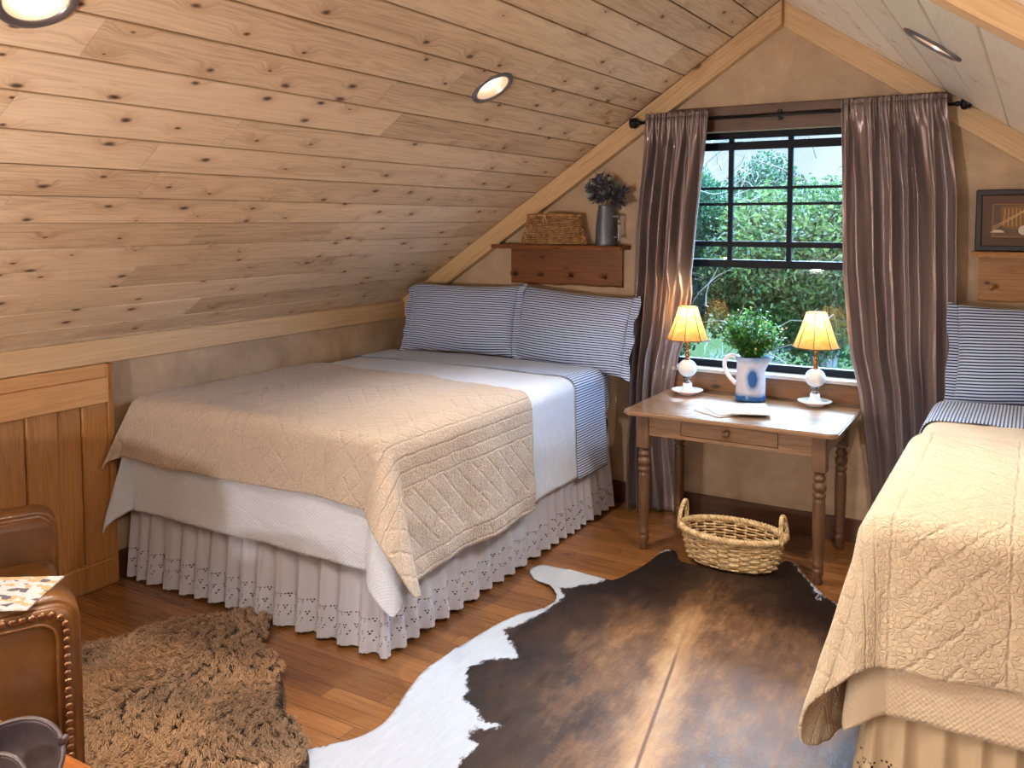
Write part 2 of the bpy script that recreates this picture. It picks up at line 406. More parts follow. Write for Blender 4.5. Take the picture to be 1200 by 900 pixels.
b = B('milk_glass'); o_ = b.co('Object')
M['milk'] = b.pbr(srgb(228, 232, 240), .18, Subsurface_Weight=.3, Specular_IOR_Level=.6)
M['hob'] = B('hobnail_milk_glass'); 
b = M['hob']; o_ = b.co('Object')
M['hob'] = b.pbr(srgb(226, 226, 230), .22, b.bump(b.vor(o_, 110), -.8, .006), Specular_IOR_Level=.6)
b = B('lamp_shade_parchment')
o_ = b.co('Object'); n = b.noise(o_, 28, 4, .6)
col = b.ramp(n, [(.3, srgb(214, 160, 84)), (.7, srgb(240, 204, 140))])
tl = b.n('BsdfTranslucent'); b.set(tl.inputs[0], col); df = b.n('BsdfDiffuse'); b.set(df.inputs[0], col); ms = b.n('MixShader'); ms.inputs[0].default_value = .6
b.t.links.new(df.outputs[0], ms.inputs[1]); b.t.links.new(tl.outputs[0], ms.inputs[2])
M['shade'] = b.surf(ms.outputs[0])
M['shadetrim'] = flat('shade_piping', srgb(120, 76, 44), .7)
def emis(name, col, s):
    b = B(name); e = b.n('Emission'); e.inputs[0].default_value = col; e.inputs[1].default_value = s; return b.surf(e.outputs[0])
M['bulb'] = emis('lit_bulb', (1, .72, .42, 1), 12)
M['canbulb'] = emis('lit_flood_bulb', (1, .9, .76, 1), 9)
M['reflector'] = flat('can_reflector', srgb(196, 178, 160), .3, .5)

b = B('stoneware_glaze'); o_ = b.co('Object'); x, y, z = b.sep(o_)
n = b.noise(o_, 22, 4, .6)
zz = b.math('ADD', z, b.math('MULTIPLY', b.math('SUBTRACT', n, .5), .035))
band = b.math('MAXIMUM', b.rr(zz, .030, .055, 1., 0.), b.rr(zz, .205, .25, 0., .85))
# oval on the side that faces the room
dx = b.math('DIVIDE', b.math('ADD', b.math('ADD', b.math('MULTIPLY', x, .86), b.math('MULTIPLY', y, -.50)), b.math('MULTIPLY', b.math('SUBTRACT', n, .5), .02)), .036)
dx = b.math('DIVIDE', b.math('ADD', b.math('ADD', b.math('MULTIPLY', x, .97), b.math('MULTIPLY', y, .26)), b.math('MULTIPLY', b.math('SUBTRACT', n, .5), .02)), .036)
dz = b.math('DIVIDE', b.math('SUBTRACT', z, .13), .062)
rr_ = b.math('SQRT', b.math('ADD', b.math('MULTIPLY', dx, dx), b.math('MULTIPLY', dz, dz)))
oval = b.math('MULTIPLY', b.rr(rr_, .65, 1.25, 1., 0.), b.math('LESS_THAN', y, .0))
f = b.math('MAXIMUM', band, oval)
c = b.mix(f, b.mix(n, srgb(206, 200, 206), srgb(172, 170, 190)), b.mix(b.rr(f, .5, 1.), srgb(70, 130, 180), srgb(24, 84, 146)))
M['crock'] = b.pbr(c, .25, b.bump(b.noise(o_, 40, 3), .2, .003), Specular_IOR_Level=.6)

def leaf(name, cols, rough=.5, tr=.35):
    b = B(name); r = b.attr('rnd'); c = b.ramp(r, cols)
    b.pbr(c, rough, Specular_IOR_Level=.4)
    t = b.n('BsdfTranslucent'); b.set(t.inputs[0], c); ms = b.n('MixShader'); ms.inputs[0].default_value = tr
    b.t.links.new(b.p.outputs[0], ms.inputs[1]); b.t.links.new(t.outputs[0], ms.inputs[2])
    return b.surf(ms.outputs[0])
M['leaf'] = leaf('boxwood_leaf', [(0, srgb(36, 84, 30)), (.5, srgb(74, 140, 52)), (1, srgb(150, 196, 100))])
M['bud'] = flat('flower_bud', srgb(226, 190, 140), .6)
M['sage'] = leaf('dusky_leaf', [(0, srgb(66, 58, 74)), (.5, srgb(104, 98, 116)), (.8, srgb(110, 128, 120)), (1, srgb(150, 168, 154))], tr=.1)
M['stem'] = flat('plant_stem', srgb(70, 80, 50), .7)
b = B('galvanised_steel'); o_ = b.co('Object')
M['galv'] = b.pbr(b.mix(b.noise(o_, 16, 5, .7), srgb(70, 76, 86), srgb(120, 128, 138)), .45, Metallic=.6)
M['tree_leaf'] = leaf('juniper_foliage', [(0, srgb(14, 36, 24)), (.4, srgb(32, 62, 42)), (.75, srgb(56, 88, 54)), (1, srgb(104, 124, 78))], .7, .45)
M['tree_leaf2'] = leaf('oak_foliage', [(0, srgb(22, 42, 22)), (.5, srgb(48, 74, 40)), (1, srgb(104, 120, 66))], .7, .45)
M['bark'] = flat('grey_bark', srgb(132, 122, 116), .9)
M['twig'] = flat('pale_dead_twig', srgb(134, 128, 124), .9)
M['grass'] = flat('dry_grass_ground', srgb(40, 48, 28), 1., Specular_IOR_Level=0.)
M['paper'] = flat('page_edges', srgb(214, 212, 206), .7)
def cover(name, a, bcol, cc, sc=22):
    b = B(name); o_ = b.co('Object')
    v = b.vor(b.map(o_, scale=(1., 1.6, .01)), sc, feature='F1', out='Color', rand=.9)
    k = b.sep(v)[0]
    fine = b.noise(b.map(o_, scale=(60, 260, 1)), 1, 2)
    c = b.ramp(k, [(0, a), (.42, a), (.5, bcol), (.72, bcol), (.8, cc)], 'CONSTANT')
    c = b.mix(b.rr(fine, .5, .6, 0., .35), c, srgb(110, 104, 104))
    return b.pbr(c, .22, Specular_IOR_Level=.5)
M['cover_a'] = cover('pale_magazine_cover', srgb(224, 224, 224), srgb(214, 206, 190), srgb(196, 186, 170), 9)
M['cover_b'] = cover('white_magazine_cover', srgb(216, 220, 226), srgb(190, 196, 210), srgb(160, 170, 190), 8)
M['cover_c'] = cover('printed_magazine_cover', srgb(206, 206, 210), srgb(196, 166, 128), srgb(92, 88, 104), 34)
M['orange_ink'] = flat('orange_print', srgb(222, 150, 92), .4)
M['framew'] = flat('dark_frame_wood', srgb(34, 26, 30), .3)
M['matboard'] = flat('brown_mat_board', srgb(98, 78, 70), .9)
M['gilt'] = flat('gilt_fillet', srgb(142, 104, 58), .4, .4)
b = B('print_paper'); o_ = b.co('Object')
M['print'] = b.pbr(b.mix(b.noise(o_, 14, 5, .7), srgb(66, 52, 48), srgb(112, 90, 72)), .6)
M['ink_l'] = flat('print_pale_ink', srgb(196, 160, 110), .6)
M['ink_d'] = flat('print_brown_ink', srgb(128, 90, 52), .6)
M['ink_w'] = flat('print_white_ink', srgb(206, 194, 176), .6)
b = B('dark_iron_dish'); o_ = b.co('Object')
M['dish'] = b.pbr(b.mix(b.noise(o_, 12, 5, .7), srgb(48, 40, 44), srgb(92, 82, 84)), b.rr(b.noise(o_, 20, 4), .3, .7, .3, .5), b.bump(b.noise(o_, 60, 4), .3, .003), Metallic=.35, Coat_Weight=.2)
M['spongewhite'] = flat('white_paper_tag', srgb(214, 220, 230), .6)

# ------------------------------------------------------------------ room shell
XL, XR, YF = -3.84, 1.36, -7.4
XM, ZR, SL = -1.24, 2.95, .675          # ridge and roof pitch
ZK = ZR-SL*(XM-XL)                      # knee wall height
def roof(x): return ZR-SL*abs(x-XM)

bm = BM(); box(bm, (XL-.1, YF-.1, -.1), (XR+.1, .1, 0)); struct('floor', bm, M['floor'])

WX0, WX1, WZ0, WZ1 = -1.89, -.55, .875, 2.29   # window opening
def quadwall(bm, pts, y0, y1):
    a = [bm.verts.new((x, y0, z)) for x, z in pts]; c = [bm.verts.new((x, y1, z)) for x, z in pts]
    bm.faces.new(a); bm.faces.new(c[::-1])
    for i in range(len(pts)): bm.faces.new((a[i], c[i], c[(i+1) % len(pts)], a[(i+1) % len(pts)]))
def gable(y0, y1, w0, w1, z0, z1):
    bm = BM(); e = .12; top = lambda x: roof(x)+.12
    quadwall(bm, [(XL-e, 0), (w0, 0), (w0, top(w0)), (XL-e, top(XL-e))], y0, y1)
    quadwall(bm, [(w1, 0), (XR+e, 0), (XR+e, top(XR+e)), (w1, top(w1))], y0, y1)
    quadwall(bm, [(w0, 0), (w1, 0), (w1, z0), (w0, z0)], y0, y1)
    quadwall(bm, [(w0, z1), (w1, z1), (w1, top(w1)), (XM, top(XM)), (w0, top(w0))], y0, y1)
    bmesh.ops.recalc_face_normals(bm, faces=bm.faces)
    return bm
struct('wall_back', gable(0, .16, WX0, WX1, WZ0, WZ1), M['plaster'])
struct('wall_front', gable(YF-.16, YF, -2.1, -.4, .3, 2.2), M['plaster'])
bm = BM(); box(bm, (XL-.12, YF, 0), (XL, 0, ZK+.1)); struct('wall_left', bm, M['plaster'])
bm = BM(); box(bm, (XR, YF, 0), (XR+.12, 0, ZK+.1)); struct('wall_right', bm, M['plaster'])

LIGHTS_L = [(-2.135, -1.58), (-2.19, -3.66), (-2.16, -5.9)]
LIGHTS_R = [(-.317, -1.76), (-.30, -4.0), (-.30, -6.2)]
def ceiling_side(sign):
    bm = BM(); uvl = bm.loops.layers.uv.verify(); fl = bm.faces.layers.float.new('rnd')
    sl = math.sqrt(1+SL*SL); L = (XM-XL)*sl
    xe = XL if sign < 0 else XR
    e_v = Vector((-sign/sl, 0, SL/sl)); e_n = Vector((-sign*SL/sl, 0, -1/sl)) # into the room
    if sign < 0: e_n = Vector((SL/sl, 0, -1/sl))
    else: e_n = Vector((-SL/sl, 0, -1/sl))
    org = Vector((xe, 0, ZK))
    w = .168; k = 0; v0 = -.04
    r = random.Random(3 if sign < 0 else 5)
    while v0 < L:
        v1 = min(v0+w, L+.0)
        y = YF-r.uniform(0, 1.2)
        while y < 0:
            ln = r.uniform(.8, 2.3); y2 = min(y+ln, 0)
            if 0-y2 < .35: y2 = 0
            g = .0034; c_ = .0025; t = .018
            # section across the board: chamfered lower edges
            sec = [(v0+g, t), (v0+g, c_), (v0+g+c_, 0), (v1-g-c_, 0), (v1-g, c_), (v1-g, t)]
            ys = (max(y, YF)+.0008, y2-.0008)
            R = r.random(); ou, ov = r.uniform(0, 50), r.uniform(0, 50)
            if ys[1] > ys[0]+.02:
                rings = []
                for yy in ys:
                    rings.append([(bm.verts.new(org+e_v*a+Vector((0, yy, 0))-e_n*b_), (yy+ou, a+ov+b_)) for a, b_ in sec])
                n = len(sec); fs = []
                for i in range(n):
                    q = [rings[0][i], rings[0][(i+1) % n], rings[1][(i+1) % n], rings[1][i]]
                    f = bm.faces.new([p[0] for p in q]); fs.append((f, q))
                for rg in rings:
                    f = bm.faces.new([p[0] for p in rg]); fs.append((f, rg))
                for f, q in fs:
                    f[fl] = R
                    mp = {p[0]: p[1] for p in q}
                    for l in f.loops: l[uvl].uv = mp[l.vert]
            y = y2
        v0 += w
    bmesh.ops.recalc_face_normals(bm, faces=bm.faces)
    return bm, org, e_v, e_n
def cut_holes(o, lights, e_n):
    """cut the round openings of the recessed lamps"""
    zax = e_n
    for x, y in lights:
        cb = BM(); q = zax.to_track_quat('Z', 'Y').to_matrix().to_4x4()
        bmesh.ops.create_cone(cb, cap_ends=True, segments=40, radius1=.082, radius2=.082, depth=.5, matrix=Matrix.Translation((x, y, roof(x))) @ q)
        me = bpy.data.meshes.new('cut'); cb.to_mesh(me); cb.free(); co = bpy.data.objects.new('cut', me); C.objects.link(co)
        md = o.modifiers.new('b', 'BOOLEAN'); md.object = co; md.operation = 'DIFFERENCE'; md.solver = 'EXACT'
        dg = bpy.context.evaluated_depsgraph_get(); dg.update()
        new = bpy.data.meshes.new_from_object(o.evaluated_get(dg)); o.modifiers.clear(); o.data = new
        bpy.data.objects.remove(co)
ceil_n = {}
for sg, nm, lt in ((-1, 'ceiling_left', LIGHTS_L), (1, 'ceiling_right', LIGHTS_R)):
    bm, org, ev, en = ceiling_side(sg)
    o = struct(nm, bm, M['ceil'] if sg < 0 else M['ceilr']); ceil_n[sg] = en
    cut_holes(o, lt, en)
    # solid roof deck behind the boards, grooves open onto it
    bm = BM(); L = (XM-XL)*math.sqrt(1+SL*SL)
    a = org-ev*.1; P = [a, org+ev*(L+.02)]
    vs = []
    for y in (YF-.1, .1):
        for p in P:
            for d in (.0185, .05): vs.append(bm.verts.new(p-en*d+Vector((0, y, 0))))
    for f in ((0, 1, 3, 2), (4, 6, 7, 5), (0, 2, 6, 4), (1, 5, 7, 3), (0, 4, 5, 1), (2, 3, 7, 6)): bm.faces.new([vs[i] for i in f])
    bmesh.ops.recalc_face_normals(bm, faces=bm.faces)
    o2 = struct('ceiling_deck', bm, M['backing']); cut_holes(o2, lt, en)

# rake boards along the gable
def rake(name, x0, x1, y0, y1, w, mat, butt=False, gapz=0.):
    bm = BM(); pts = [(x0, roof(x0)-gapz), (x1, roof(x1)-gapz), (x1, roof(x1)-gapz-w), (x0, roof(x0)-gapz-w)]
    quadwall(bm, pts, y0, y1); bmesh.ops.recalc_face_normals(bm, faces=bm.faces)
    bmesh.ops.bevel(bm, geom=list(bm.edges), offset=.003, segments=1, affect='EDGES')
    # bake so that the grain runs along the slope
    ang = math.atan2(roof(x1)-roof(x0), x1-x0)
    R = Matrix.Rotation(ang, 4, 'Y')
    bmesh.ops.transform(bm, matrix=R, verts=bm.verts)
    o = struct(name, bm, mat); o.rotation_euler = (0, -ang, 0)
    return o
rake('trim_1', XL, -1.235, -.062, -.001, .135, M['trimX'])
rake('trim_2', -1.24, XR, -.022, -.001, .135, M['trimX'])
rake('trim_3', -1.233, XR, -3.13, -3.02, .062, M['trimX'])      # rafter tie board on the right slope
rake('trim_9', XL, -1.247, -3.13, -3.02, .062, M['trimX']) if False else None
# knee wall trim
bm = BM(); box(bm, (XL, YF, 1.068), (XL+.022, -.03, ZK-.012), .003); struct('trim_4', bm, M['trimY'])
bm = BM(); box(bm, (XR-.022, YF, 1.068), (XR, -.03, ZK-.012), .003); struct('trim_5', bm, M['trimY'])
bm = BM(); box(bm, (XL, -.018, 0), (XR, 0, .13), .003); struct('baseboard_back', bm, M['header'])
bm = BM(); box(bm, (XR-.018, YF, 0), (XR, -.02, .13), .003); struct('baseboard_right', bm, M['header'])
bm = BM(); box(bm, (XL, -2.37, 0), (XL+.018, -.02, .13), .003); struct('baseboard_left', bm, M['header'])

# board panel door in the knee wall
dr = thing('door_1', None, None); dr['kind'] = 'structure'
xd = XL+.05
bm = BM(); y = -2.405; widths = [.13, .12, .145, .13, .15, .12, .14, .13, .14, .12]
first = True; rb = random.Random(2)
k = 0
while y > -3.9:
    w = widths[k % 10]; k += 1
    box(bm, (xd-.028, y-w+.002, .12), (xd-(.0 if k % 2 else .012), y, .90), .004); y -= w
obj('board_panel', bm, M['doorZ'], dr)
bm = BM(); box(bm, (xd-.03, -3.9, .885), (xd+.016, -2.405, 1.005), .004); obj('top_rail', bm, M['doorY'], dr)
bm = BM(); box(bm, (xd-.03, -3.9, 1.005), (xd-.006, -2.375, 1.067), .003); obj('head_strip', bm, M['doorY'], dr)
bm = BM(); box(bm, (xd-.03, -3.9, 0), (xd+.016, -2.405, .13), .006); obj('bottom_rail', bm, M['doorZ'], dr)
bm = BM(); box(bm, (xd-.05, -2.405, 0), (xd+.008, -2.372, 1.067), .003); obj('jamb', bm, M['doorZ'], dr)

# ------------------------------------------------------------------ window
def make_window(name, x0, x1, z0, z1, y, lower=True, d=1):
    w = thing(name, None, None); w['kind'] = 'structure'
    fy0, fy1 = y, y+.05*d
    lo, hi = min(fy0, fy1), max(fy0, fy1)
    def bar(bm, a, bb, c, e, t0=0., t1=0.): box(bm, (a, lo+t0, c), (bb, hi-t1, e), .003)
    bm = BM()
    bar(bm, x0, x0+.04, z0, z1); bar(bm, x1-.04, x1, z0, z1); bar(bm, x0, x1, z0, z0+.04); bar(bm, x0, x1, z1-.035, z1)
    obj('window_frame', bm, M['black'], w)
    return w, bar
win, bar = make_window('window_1', WX0, WX1, .885, 2.255, .07)
bm = BM()
mids = [WX0+.02+(WX1-WX0-.04)*k/4 for k in (1, 2, 3)]
bar(bm, WX0+.03, WX1-.03, 1.475, 1.520, .0, .0)          # meeting rail
bar(bm, WX0+.03, WX1-.03, 1.595, 1.628, .005, .01)
bar(bm, WX0+.03, WX1-.03, 2.155, 2.200, .0, .01)
obj('sash_rail', bm, M['black'], win)
bm = BM()
for zc in (1.843, 1.935): bar(bm, WX0+.03, WX1-.03, zc-.008, zc+.008, .012, .012)
for x in (-1.545, -1.207, -.872): bar(bm, x-.014, x+.014, 1.5, 2.23, .010, .012)
obj('muntin', bm, M['black'], win)
bm = BM(); box(bm, (WX0+.03, .098, .92), (WX1-.03, .101, 1.49)); obj('pane', bm, M['glass'], win)
bm = BM(); box(bm, (WX0+.03, .098, 1.51), (WX1-.03, .101, 2.23)); obj('pane', bm, M['glass'], win)
bm = BM(); box(bm, (WX0-.02, -.035, .862), (WX1+.02, .14, .884), .003); obj('window_sill', bm, M['sillw'], win)
bm = BM(); box(bm, (WX0-.04, -.02, .755), (WX1+.04, -.001, .861), .003); obj('window_apron', bm, M['sillfront'], win)
bm = BM(); box(bm, (WX0-.2, -.028, 2.344), (WX1+.16, -.001, 2.395), .003); box(bm, (WX0-.06, -.018, 2.255), (WX1+.06, -.001, 2.343), .002); obj('head_casing', bm, M['header'], win)
bm = BM(); box(bm, (WX0, .0, 2.256), (WX1, .15, 2.289)); obj('head_jamb', bm, M['lightframe'], win)
bm = BM()
for a, c_ in ((WX0-.10, WX0), (WX1, WX1+.10)): box(bm, (a, -.02, .755), (c_, -.001, 2.254), .003)
obj('side_casing', bm, M['header'], win)
# added, unseen window in the front gable, lets fill daylight in
w2, bar = make_window('added_fill_window', -2.1, -.4, .3, 2.2, YF-.06, d=-1)
bm = BM(); bar(bm, -1.27, -1.23, .3, 2.2); bar(bm, -2.1, -.4, 1.2, 1.24); obj('muntin', bm, M['black'], w2)
bm = BM(); box(bm, (-2.08, YF-.087, .33), (-.42, YF-.084, 2.17)); obj('pane', bm, M['glass'], w2)

# ------------------------------------------------------------------ recessed lights
def can(x, y, sg, label, power, z_tilt=None):
    en = ceil_n[sg]
    t = thing('recessed_light', label, 'ceiling light', (x, y, roof(x)), 0, 'recessed ceiling lights in the sloping ceiling')
    t.rotation_euler = (-en).to_track_quat('Z', 'Y').to_euler()
    bm = BM(); lathe(bm, [(.080, .002), (.080, -.004), (.092, -.010), (.104, -.006), (.106, -.0005)], 48, cap=False)
    obj('trim_ring', bm, M['bronze'], t, True)
    bm = BM(); lathe(bm, [(.0805, -.003), (.072, .03), (.062, .075), (.058, .095), (.0001, .096)], 40, cap=False); obj('reflector', bm, M['reflector'], t, True)
    bm = BM(); lathe(bm, [(.0001, .035), (.02, .037), (.038, .043), (.047, .056), (.046, .07), (.03, .09)], 32); obj('bulb', bm, M['canbulb'], t, True)
    ld = bpy.data.lights.new('spot', 'SPOT'); ld.energy = power; ld.color = (1, .90, .78); ld.spot_size = R_(118); ld.spot_blend = .8; ld.shadow_soft_size = .035
    lo = bpy.data.objects.new('lamp_beam', ld); C.objects.link(lo); lo.parent = t
    lo.location = (0, 0, -.015)
    # beam leaves the can tilted part way back to vertical
    d = (en*.55+Vector((0, 0, -1))*.45).normalized()
    M3 = t.rotation_euler.to_matrix().inverted()
    lo.rotation_euler = (M3 @ d).to_track_quat('-Z', 'Y').to_euler()
    return t
R_ = math.radians
PW = 92
can(*LIGHTS_L[0], -1, 'lit round recessed light in the left slope of ceiling, nearest the left curtain', PW)
can(*LIGHTS_L[1], -1, 'round recessed light in left slope of ceiling, cut off by the upper left corner', PW)
can(*LIGHTS_L[2], -1, 'recessed light in left slope of ceiling, behind the viewpoint', PW)
can(*LIGHTS_R[0], 1, 'recessed light seen edge on in the right slope of ceiling', PW)
can(*LIGHTS_R[1], 1, 'recessed light in the right slope of ceiling, above the near end of right bed', PW)
can(*LIGHTS_R[2], 1, 'recessed light in right slope of ceiling, farthest behind the viewpoint', PW)

# ------------------------------------------------------------------ beds
def perimeter_noise(q, seed, k=1.): 
    return .5*math.sin(q*9.3*k+seed)+.35*math.sin(q*17.1*k+seed*2.3)+.25*nz(q*6*k, seed)

def drape(name, bedbox, off, X0, X1, Yf, Yh, mat, r=.075, bias=.0, crumple=.6, amp=.03, ear=.3, seed=1., n=(150, 150), ear_left=.1, ear_right=None, thick=.008, skewh=None, freq=1., ear_phi=PI/4, ripple=.6, hem=None, folds=None):
    """a cloth laid on the bed; X0..X1 and Yf..Yh are its flat extents in bed coordinates"""
    x0, x1, y0, y1, zt = bedbox
    xe0, xe1, ye = x0-off+r, x1+off-r, y0-off+r
    z_ = zt+off
    if ear_right is None: ear_right = ear
    def prof(d):
        if d < r*PI/2: return r*math.sin(d/r), r*(1-math.cos(d/r))
        return r, r+(d-r*PI/2)
    def fn(s, t):
        X = lerp(X0, X1, s); yh = Yh+(skewh(s) if skewh else 0.)
        Y = lerp(Yf, yh, t)
        if hem and Y < ye: Y = ye-(ye-Y)*hem(s)
        A_, B_ = X1-xe1, ye-Yf
        if X > xe1 and Y < ye and A_ > 0 and B_ > 0:
            kk = 1-.16*(((X-xe1)/A_)*((ye-Y)/B_))**2; X = xe1+(X-xe1)*kk; Y = ye-(ye-Y)*kk
        side = 1 if X > xe1 else (-1 if X < xe0 else 0)
        a = (X-xe1) if side > 0 else (xe0-X if side < 0 else 0.)
        b_ = max(0., ye-Y)
        cx = xe1 if side > 0 else (xe0 if side < 0 else X); cy = min(max(Y, ye), 9)
        cy = ye if Y < ye else Y
        if a == 0 and b_ == 0:
            puff = .010*math.sin(PI*min(1, max(0, (X-x0)/(x1-x0))))+crumple*(.010*nz(X*2.6, Y*2.6, seed)+.006*nz(X*7, Y*5, seed+4)+.003*nz(X*17, Y*13, seed))
            return Vector((X, Y, z_+puff)), (X, Y)
        d = math.hypot(a, b_); phi = math.atan2(b_, a)
        out, down = prof(d)
        hang = max(0., d-r*1.2); Hm = .6
        h = min(1., hang/Hm)
        if a > 0 and b_ > 0:
            q = 0; lobe = math.sin(2*phi)
            ef = ear_right if side > 0 else ear_left
            lf = max(0., math.cos((phi-ear_phi)*2))**2
            out += ef*hang*(lobe*.4+lf*.6)
            w = amp*h*perimeter_noise(seed*.1, seed, freq)*(1-lobe)
            w += amp*ripple*h*math.sin(phi*10+seed)*lobe
        else:
            q = (Y-ye) if a > 0 else -(abs(X-cx) if False else (xe1-X))
            w = amp*h*perimeter_noise(seed*.1+q, seed, freq)
            w += .25*amp*h*(nz(X*14, Y*14, seed))
        out += w+(.02+bias)*h+crumple*.010*h*nz(X*8, Y*8, seed+9)
        out = max(out, r*math.sin(min(d/r, PI/2)) if d < r*PI/2 else r+.001)
        if side < 0: dx = -math.cos(phi)*(1. if b_ == 0 else .35)
        else: dx = math.cos(phi)*side
        if side == 0: dx = 0.
        dy = -math.sin(phi)
        puff = .010*math.sin(PI*min(1, max(0, (cx-x0)/(x1-x0))))*(1-h) if a == 0 else 0
        down *= (1-.5*min(.3, (out-r)/max(d, .05))**2) if out > r else 1
        z = z_-down+puff
        return Vector((cx+dx*out, cy+dy*out, max(z, .03))), (X, Y)
    bm = BM(); grid(bm, fn, *n)
    o = obj(name, bm, mat, None, True)
    return solid(o, thick, -1)

def rounded_slab(bm, lo, hi, r, seg=4): return box(bm, lo, hi, r, seg=seg)

def skirt(bm, path, z0, z1, seed, amp=.019, per=.10):
    """gathered strip along a path of ground points"""
    pts = [Vector((*p, 0)) for p in path]; seglen = [(b_-a).length for a, b_ in zip(pts, pts[1:])]
    T = sum(seglen); n = int(T/.0085); rows = 14
    ph = []; acc = 0
    for i in range(n+1):
        s = T*i/n; acc += (1+.55*nz(s*5, seed))*2*PI/per*T/n; ph.append(acc)
    def fn(u, v):
        i = round(u*n); s = T*u; k = 0; q = s
        while k < len(seglen)-1 and q > seglen[k]: q -= seglen[k]; k += 1
        d = (pts[k+1]-pts[k]).normalized(); p = pts[k]+d*min(q, seglen[k]); nr = Vector((d.y, -d.x, 0))
        # round the corner normal
        if k < len(seglen)-1 and seglen[k]-q < .05:
            d2 = (pts[k+2]-pts[k+1]).normalized(); n2 = Vector((d2.y, -d2.x, 0)); nr = nr.lerp(n2, .5*(1-(seglen[k]-q)/.05)).normalized()
        elif k > 0 and q < .05:
            d2 = (pts[k]-pts[k-1]).normalized(); n2 = Vector((d2.y, -d2.x, 0)); nr = nr.lerp(n2, .5*(1-q/.05)).normalized()
        a = ph[i]; t = 1-v
        w = amp*(.25+.75*t)*(math.sin(a)+.35*math.sin(2*a+seed)+.5*nz(s*8, t*1.5, seed))
        lat = amp*.5*t*math.cos(a)
        sc = .006*abs(math.sin(s*1.35*PI/.03))
        z = lerp(z0-(sc if v == 0 else 0)+.012*nz(s*3, seed+5), z1, v)
        return p+nr*(w-.034+.055*t)+d*lat+Vector((0, 0, z)), (s*1.35, z-z0+.0)
    grid(bm, fn, n, rows)

def pillow(name, label, W, H, T, loc, tilt, rz=0., roll=0., mat=None, seed=1., group=None, ruffle=.05):
    t = thing(name, label, 'pillow', loc, 0, group)
    t.rotation_euler = (tilt, roll, rz)
    def sh(u, v):
        k = 1-.05*(1-abs(v))*abs(u)**2; kv = 1-.07*(1-u*u)*0-.05*(1-abs(u))*0
        x = W/2*u*(1-.035*(1-v*v)); z = H/2*v*(1-.045*(1-u*u)*1)
        return x, z
    def side(sg):
        def fn(a, c_):
            u, v = 2*a-1, 2*c_-1
            u = math.sin(u*PI/2)*.35+u*.65; v = math.sin(v*PI/2)*.35+v*.65
            x, z = sh(u, v)
            th = T/2*(max(0, 1-abs(u)**3.2)**.55)*(max(0, 1-abs(v)**2.6)**.55)
            th += .010*nz(x*5, z*7, seed)*(1-abs(u))*(1-abs(v))*2
            ed = max(0, 1-min(1-abs(u), 1-abs(v))*7)
            th += .009*ed*math.sin((u*9+v*7)*5+seed)*(1-max(abs(u), abs(v)))*6
            return Vector((x, -sg*th, z+.006*nz(x*6, 0, seed))), (x+5, z+.006*math.sin(x*5+seed)*(.5-v*.5)*3+5)
        return fn
    bm = BM()
    grid(bm, side(1), 56, 40); grid(bm, side(-1), 56, 40)
    bmesh.ops.remove_doubles(bm, verts=bm.verts, dist=.0006); bmesh.ops.recalc_face_normals(bm, faces=bm.faces)
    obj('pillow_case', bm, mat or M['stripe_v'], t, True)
    # ruffled flange on the two short ends
    for e in (-1, 1):
        bm = BM()
        def fn(a, c_):
            v = 2*a-1; x, z = sh(e, v)
            off = ruffle*c_
            w = .013*c_*math.sin(v*9+seed*3+e)+.006*c_*math.sin(v*21+seed)
            zz = z*(1+.07*c_)
            return Vector((x*.992+e*(off+.006*c_*math.sin(v*7+seed)), w, zz)), (x+e*off+5, zz+5)
        grid(bm, fn, 60, 5)
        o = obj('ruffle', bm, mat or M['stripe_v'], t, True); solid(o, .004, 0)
    # the slope of the ceiling squashes a corner that reaches it
    Mw = Matrix.Translation(Vector(loc)) @ t.rotation_euler.to_matrix().to_4x4(); Mi = Mw.inverted()
    for ch in t.children:
        for v in ch.data.vertices:
            p = Mw @ v.co; lim = roof(p.x)-.035
            if p.z > lim: p.z = lim-.15*(0 if p.z-lim < 0 else min(.03, p.z-lim)); v.co = Mi @ p
            if p.y > -.012: p.y = -.012; v.co = Mi @ p
    return t

def bed_base(label, x0, x1, y0, y1, ztop, seed, skmat, sign):
    t = thing('bed', label, 'bed', ((x0+x1)/2, (y0+y1)/2, 0))
    dx, dy = (x0+x1)/2, (y0+y1)/2
    bm = BM(); rounded_slab(bm, (x0-dx+.01, y0-dy+.01, .56), (x1-dx-.01, y1-dy, ztop), .06, 4)
    uvl = bm.loops.layers.uv.verify()
    bm.normal_update()
    for f in bm.faces:
        n = f.normal
        for l in f.loops:
            c_ = l.vert.co
            l[uvl].uv = (c_.z, c_.y) if abs(n.x) > .7 else ((c_.x, c_.y) if abs(n.z) > .7 else (c_.z, c_.x))
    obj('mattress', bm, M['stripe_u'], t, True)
    bm = BM(); rounded_slab(bm, (x0-dx+.03, y0-dy+.03, .24), (x1-dx-.03, y1-dy, .555), .03, 3); obj('box_spring', bm, M['boxspring'], t, True)
    for lx in (x0-dx+.15, x1-dx-.15):
        for ly in (y0-dy+.2, y1-dy-.15):
            bm = BM(); lathe(bm, [(.022, 0), (.026, .02), (.026, .24)], 16, (lx, ly, 0)); obj('leg', bm, M['iron'], t)
    bm = BM()
    if sign > 0: path = [(x0-dx, y1-dy-.1), (x0-dx, y0-dy), (x1-dx, y0-dy), (x1-dx, y1-dy-.02)]
    else: path = [(x1-dx, y1-dy-.1), (x1-dx, y0-dy), (x0-dx, y0-dy), (x0-dx, y1-dy-.02)]; path = path[::-1]
    if sign > 0: path = path[1:]
    skirt(bm, path, .022, .56, seed)
    obj('bed_skirt', bm, skmat, t, True)
    return t

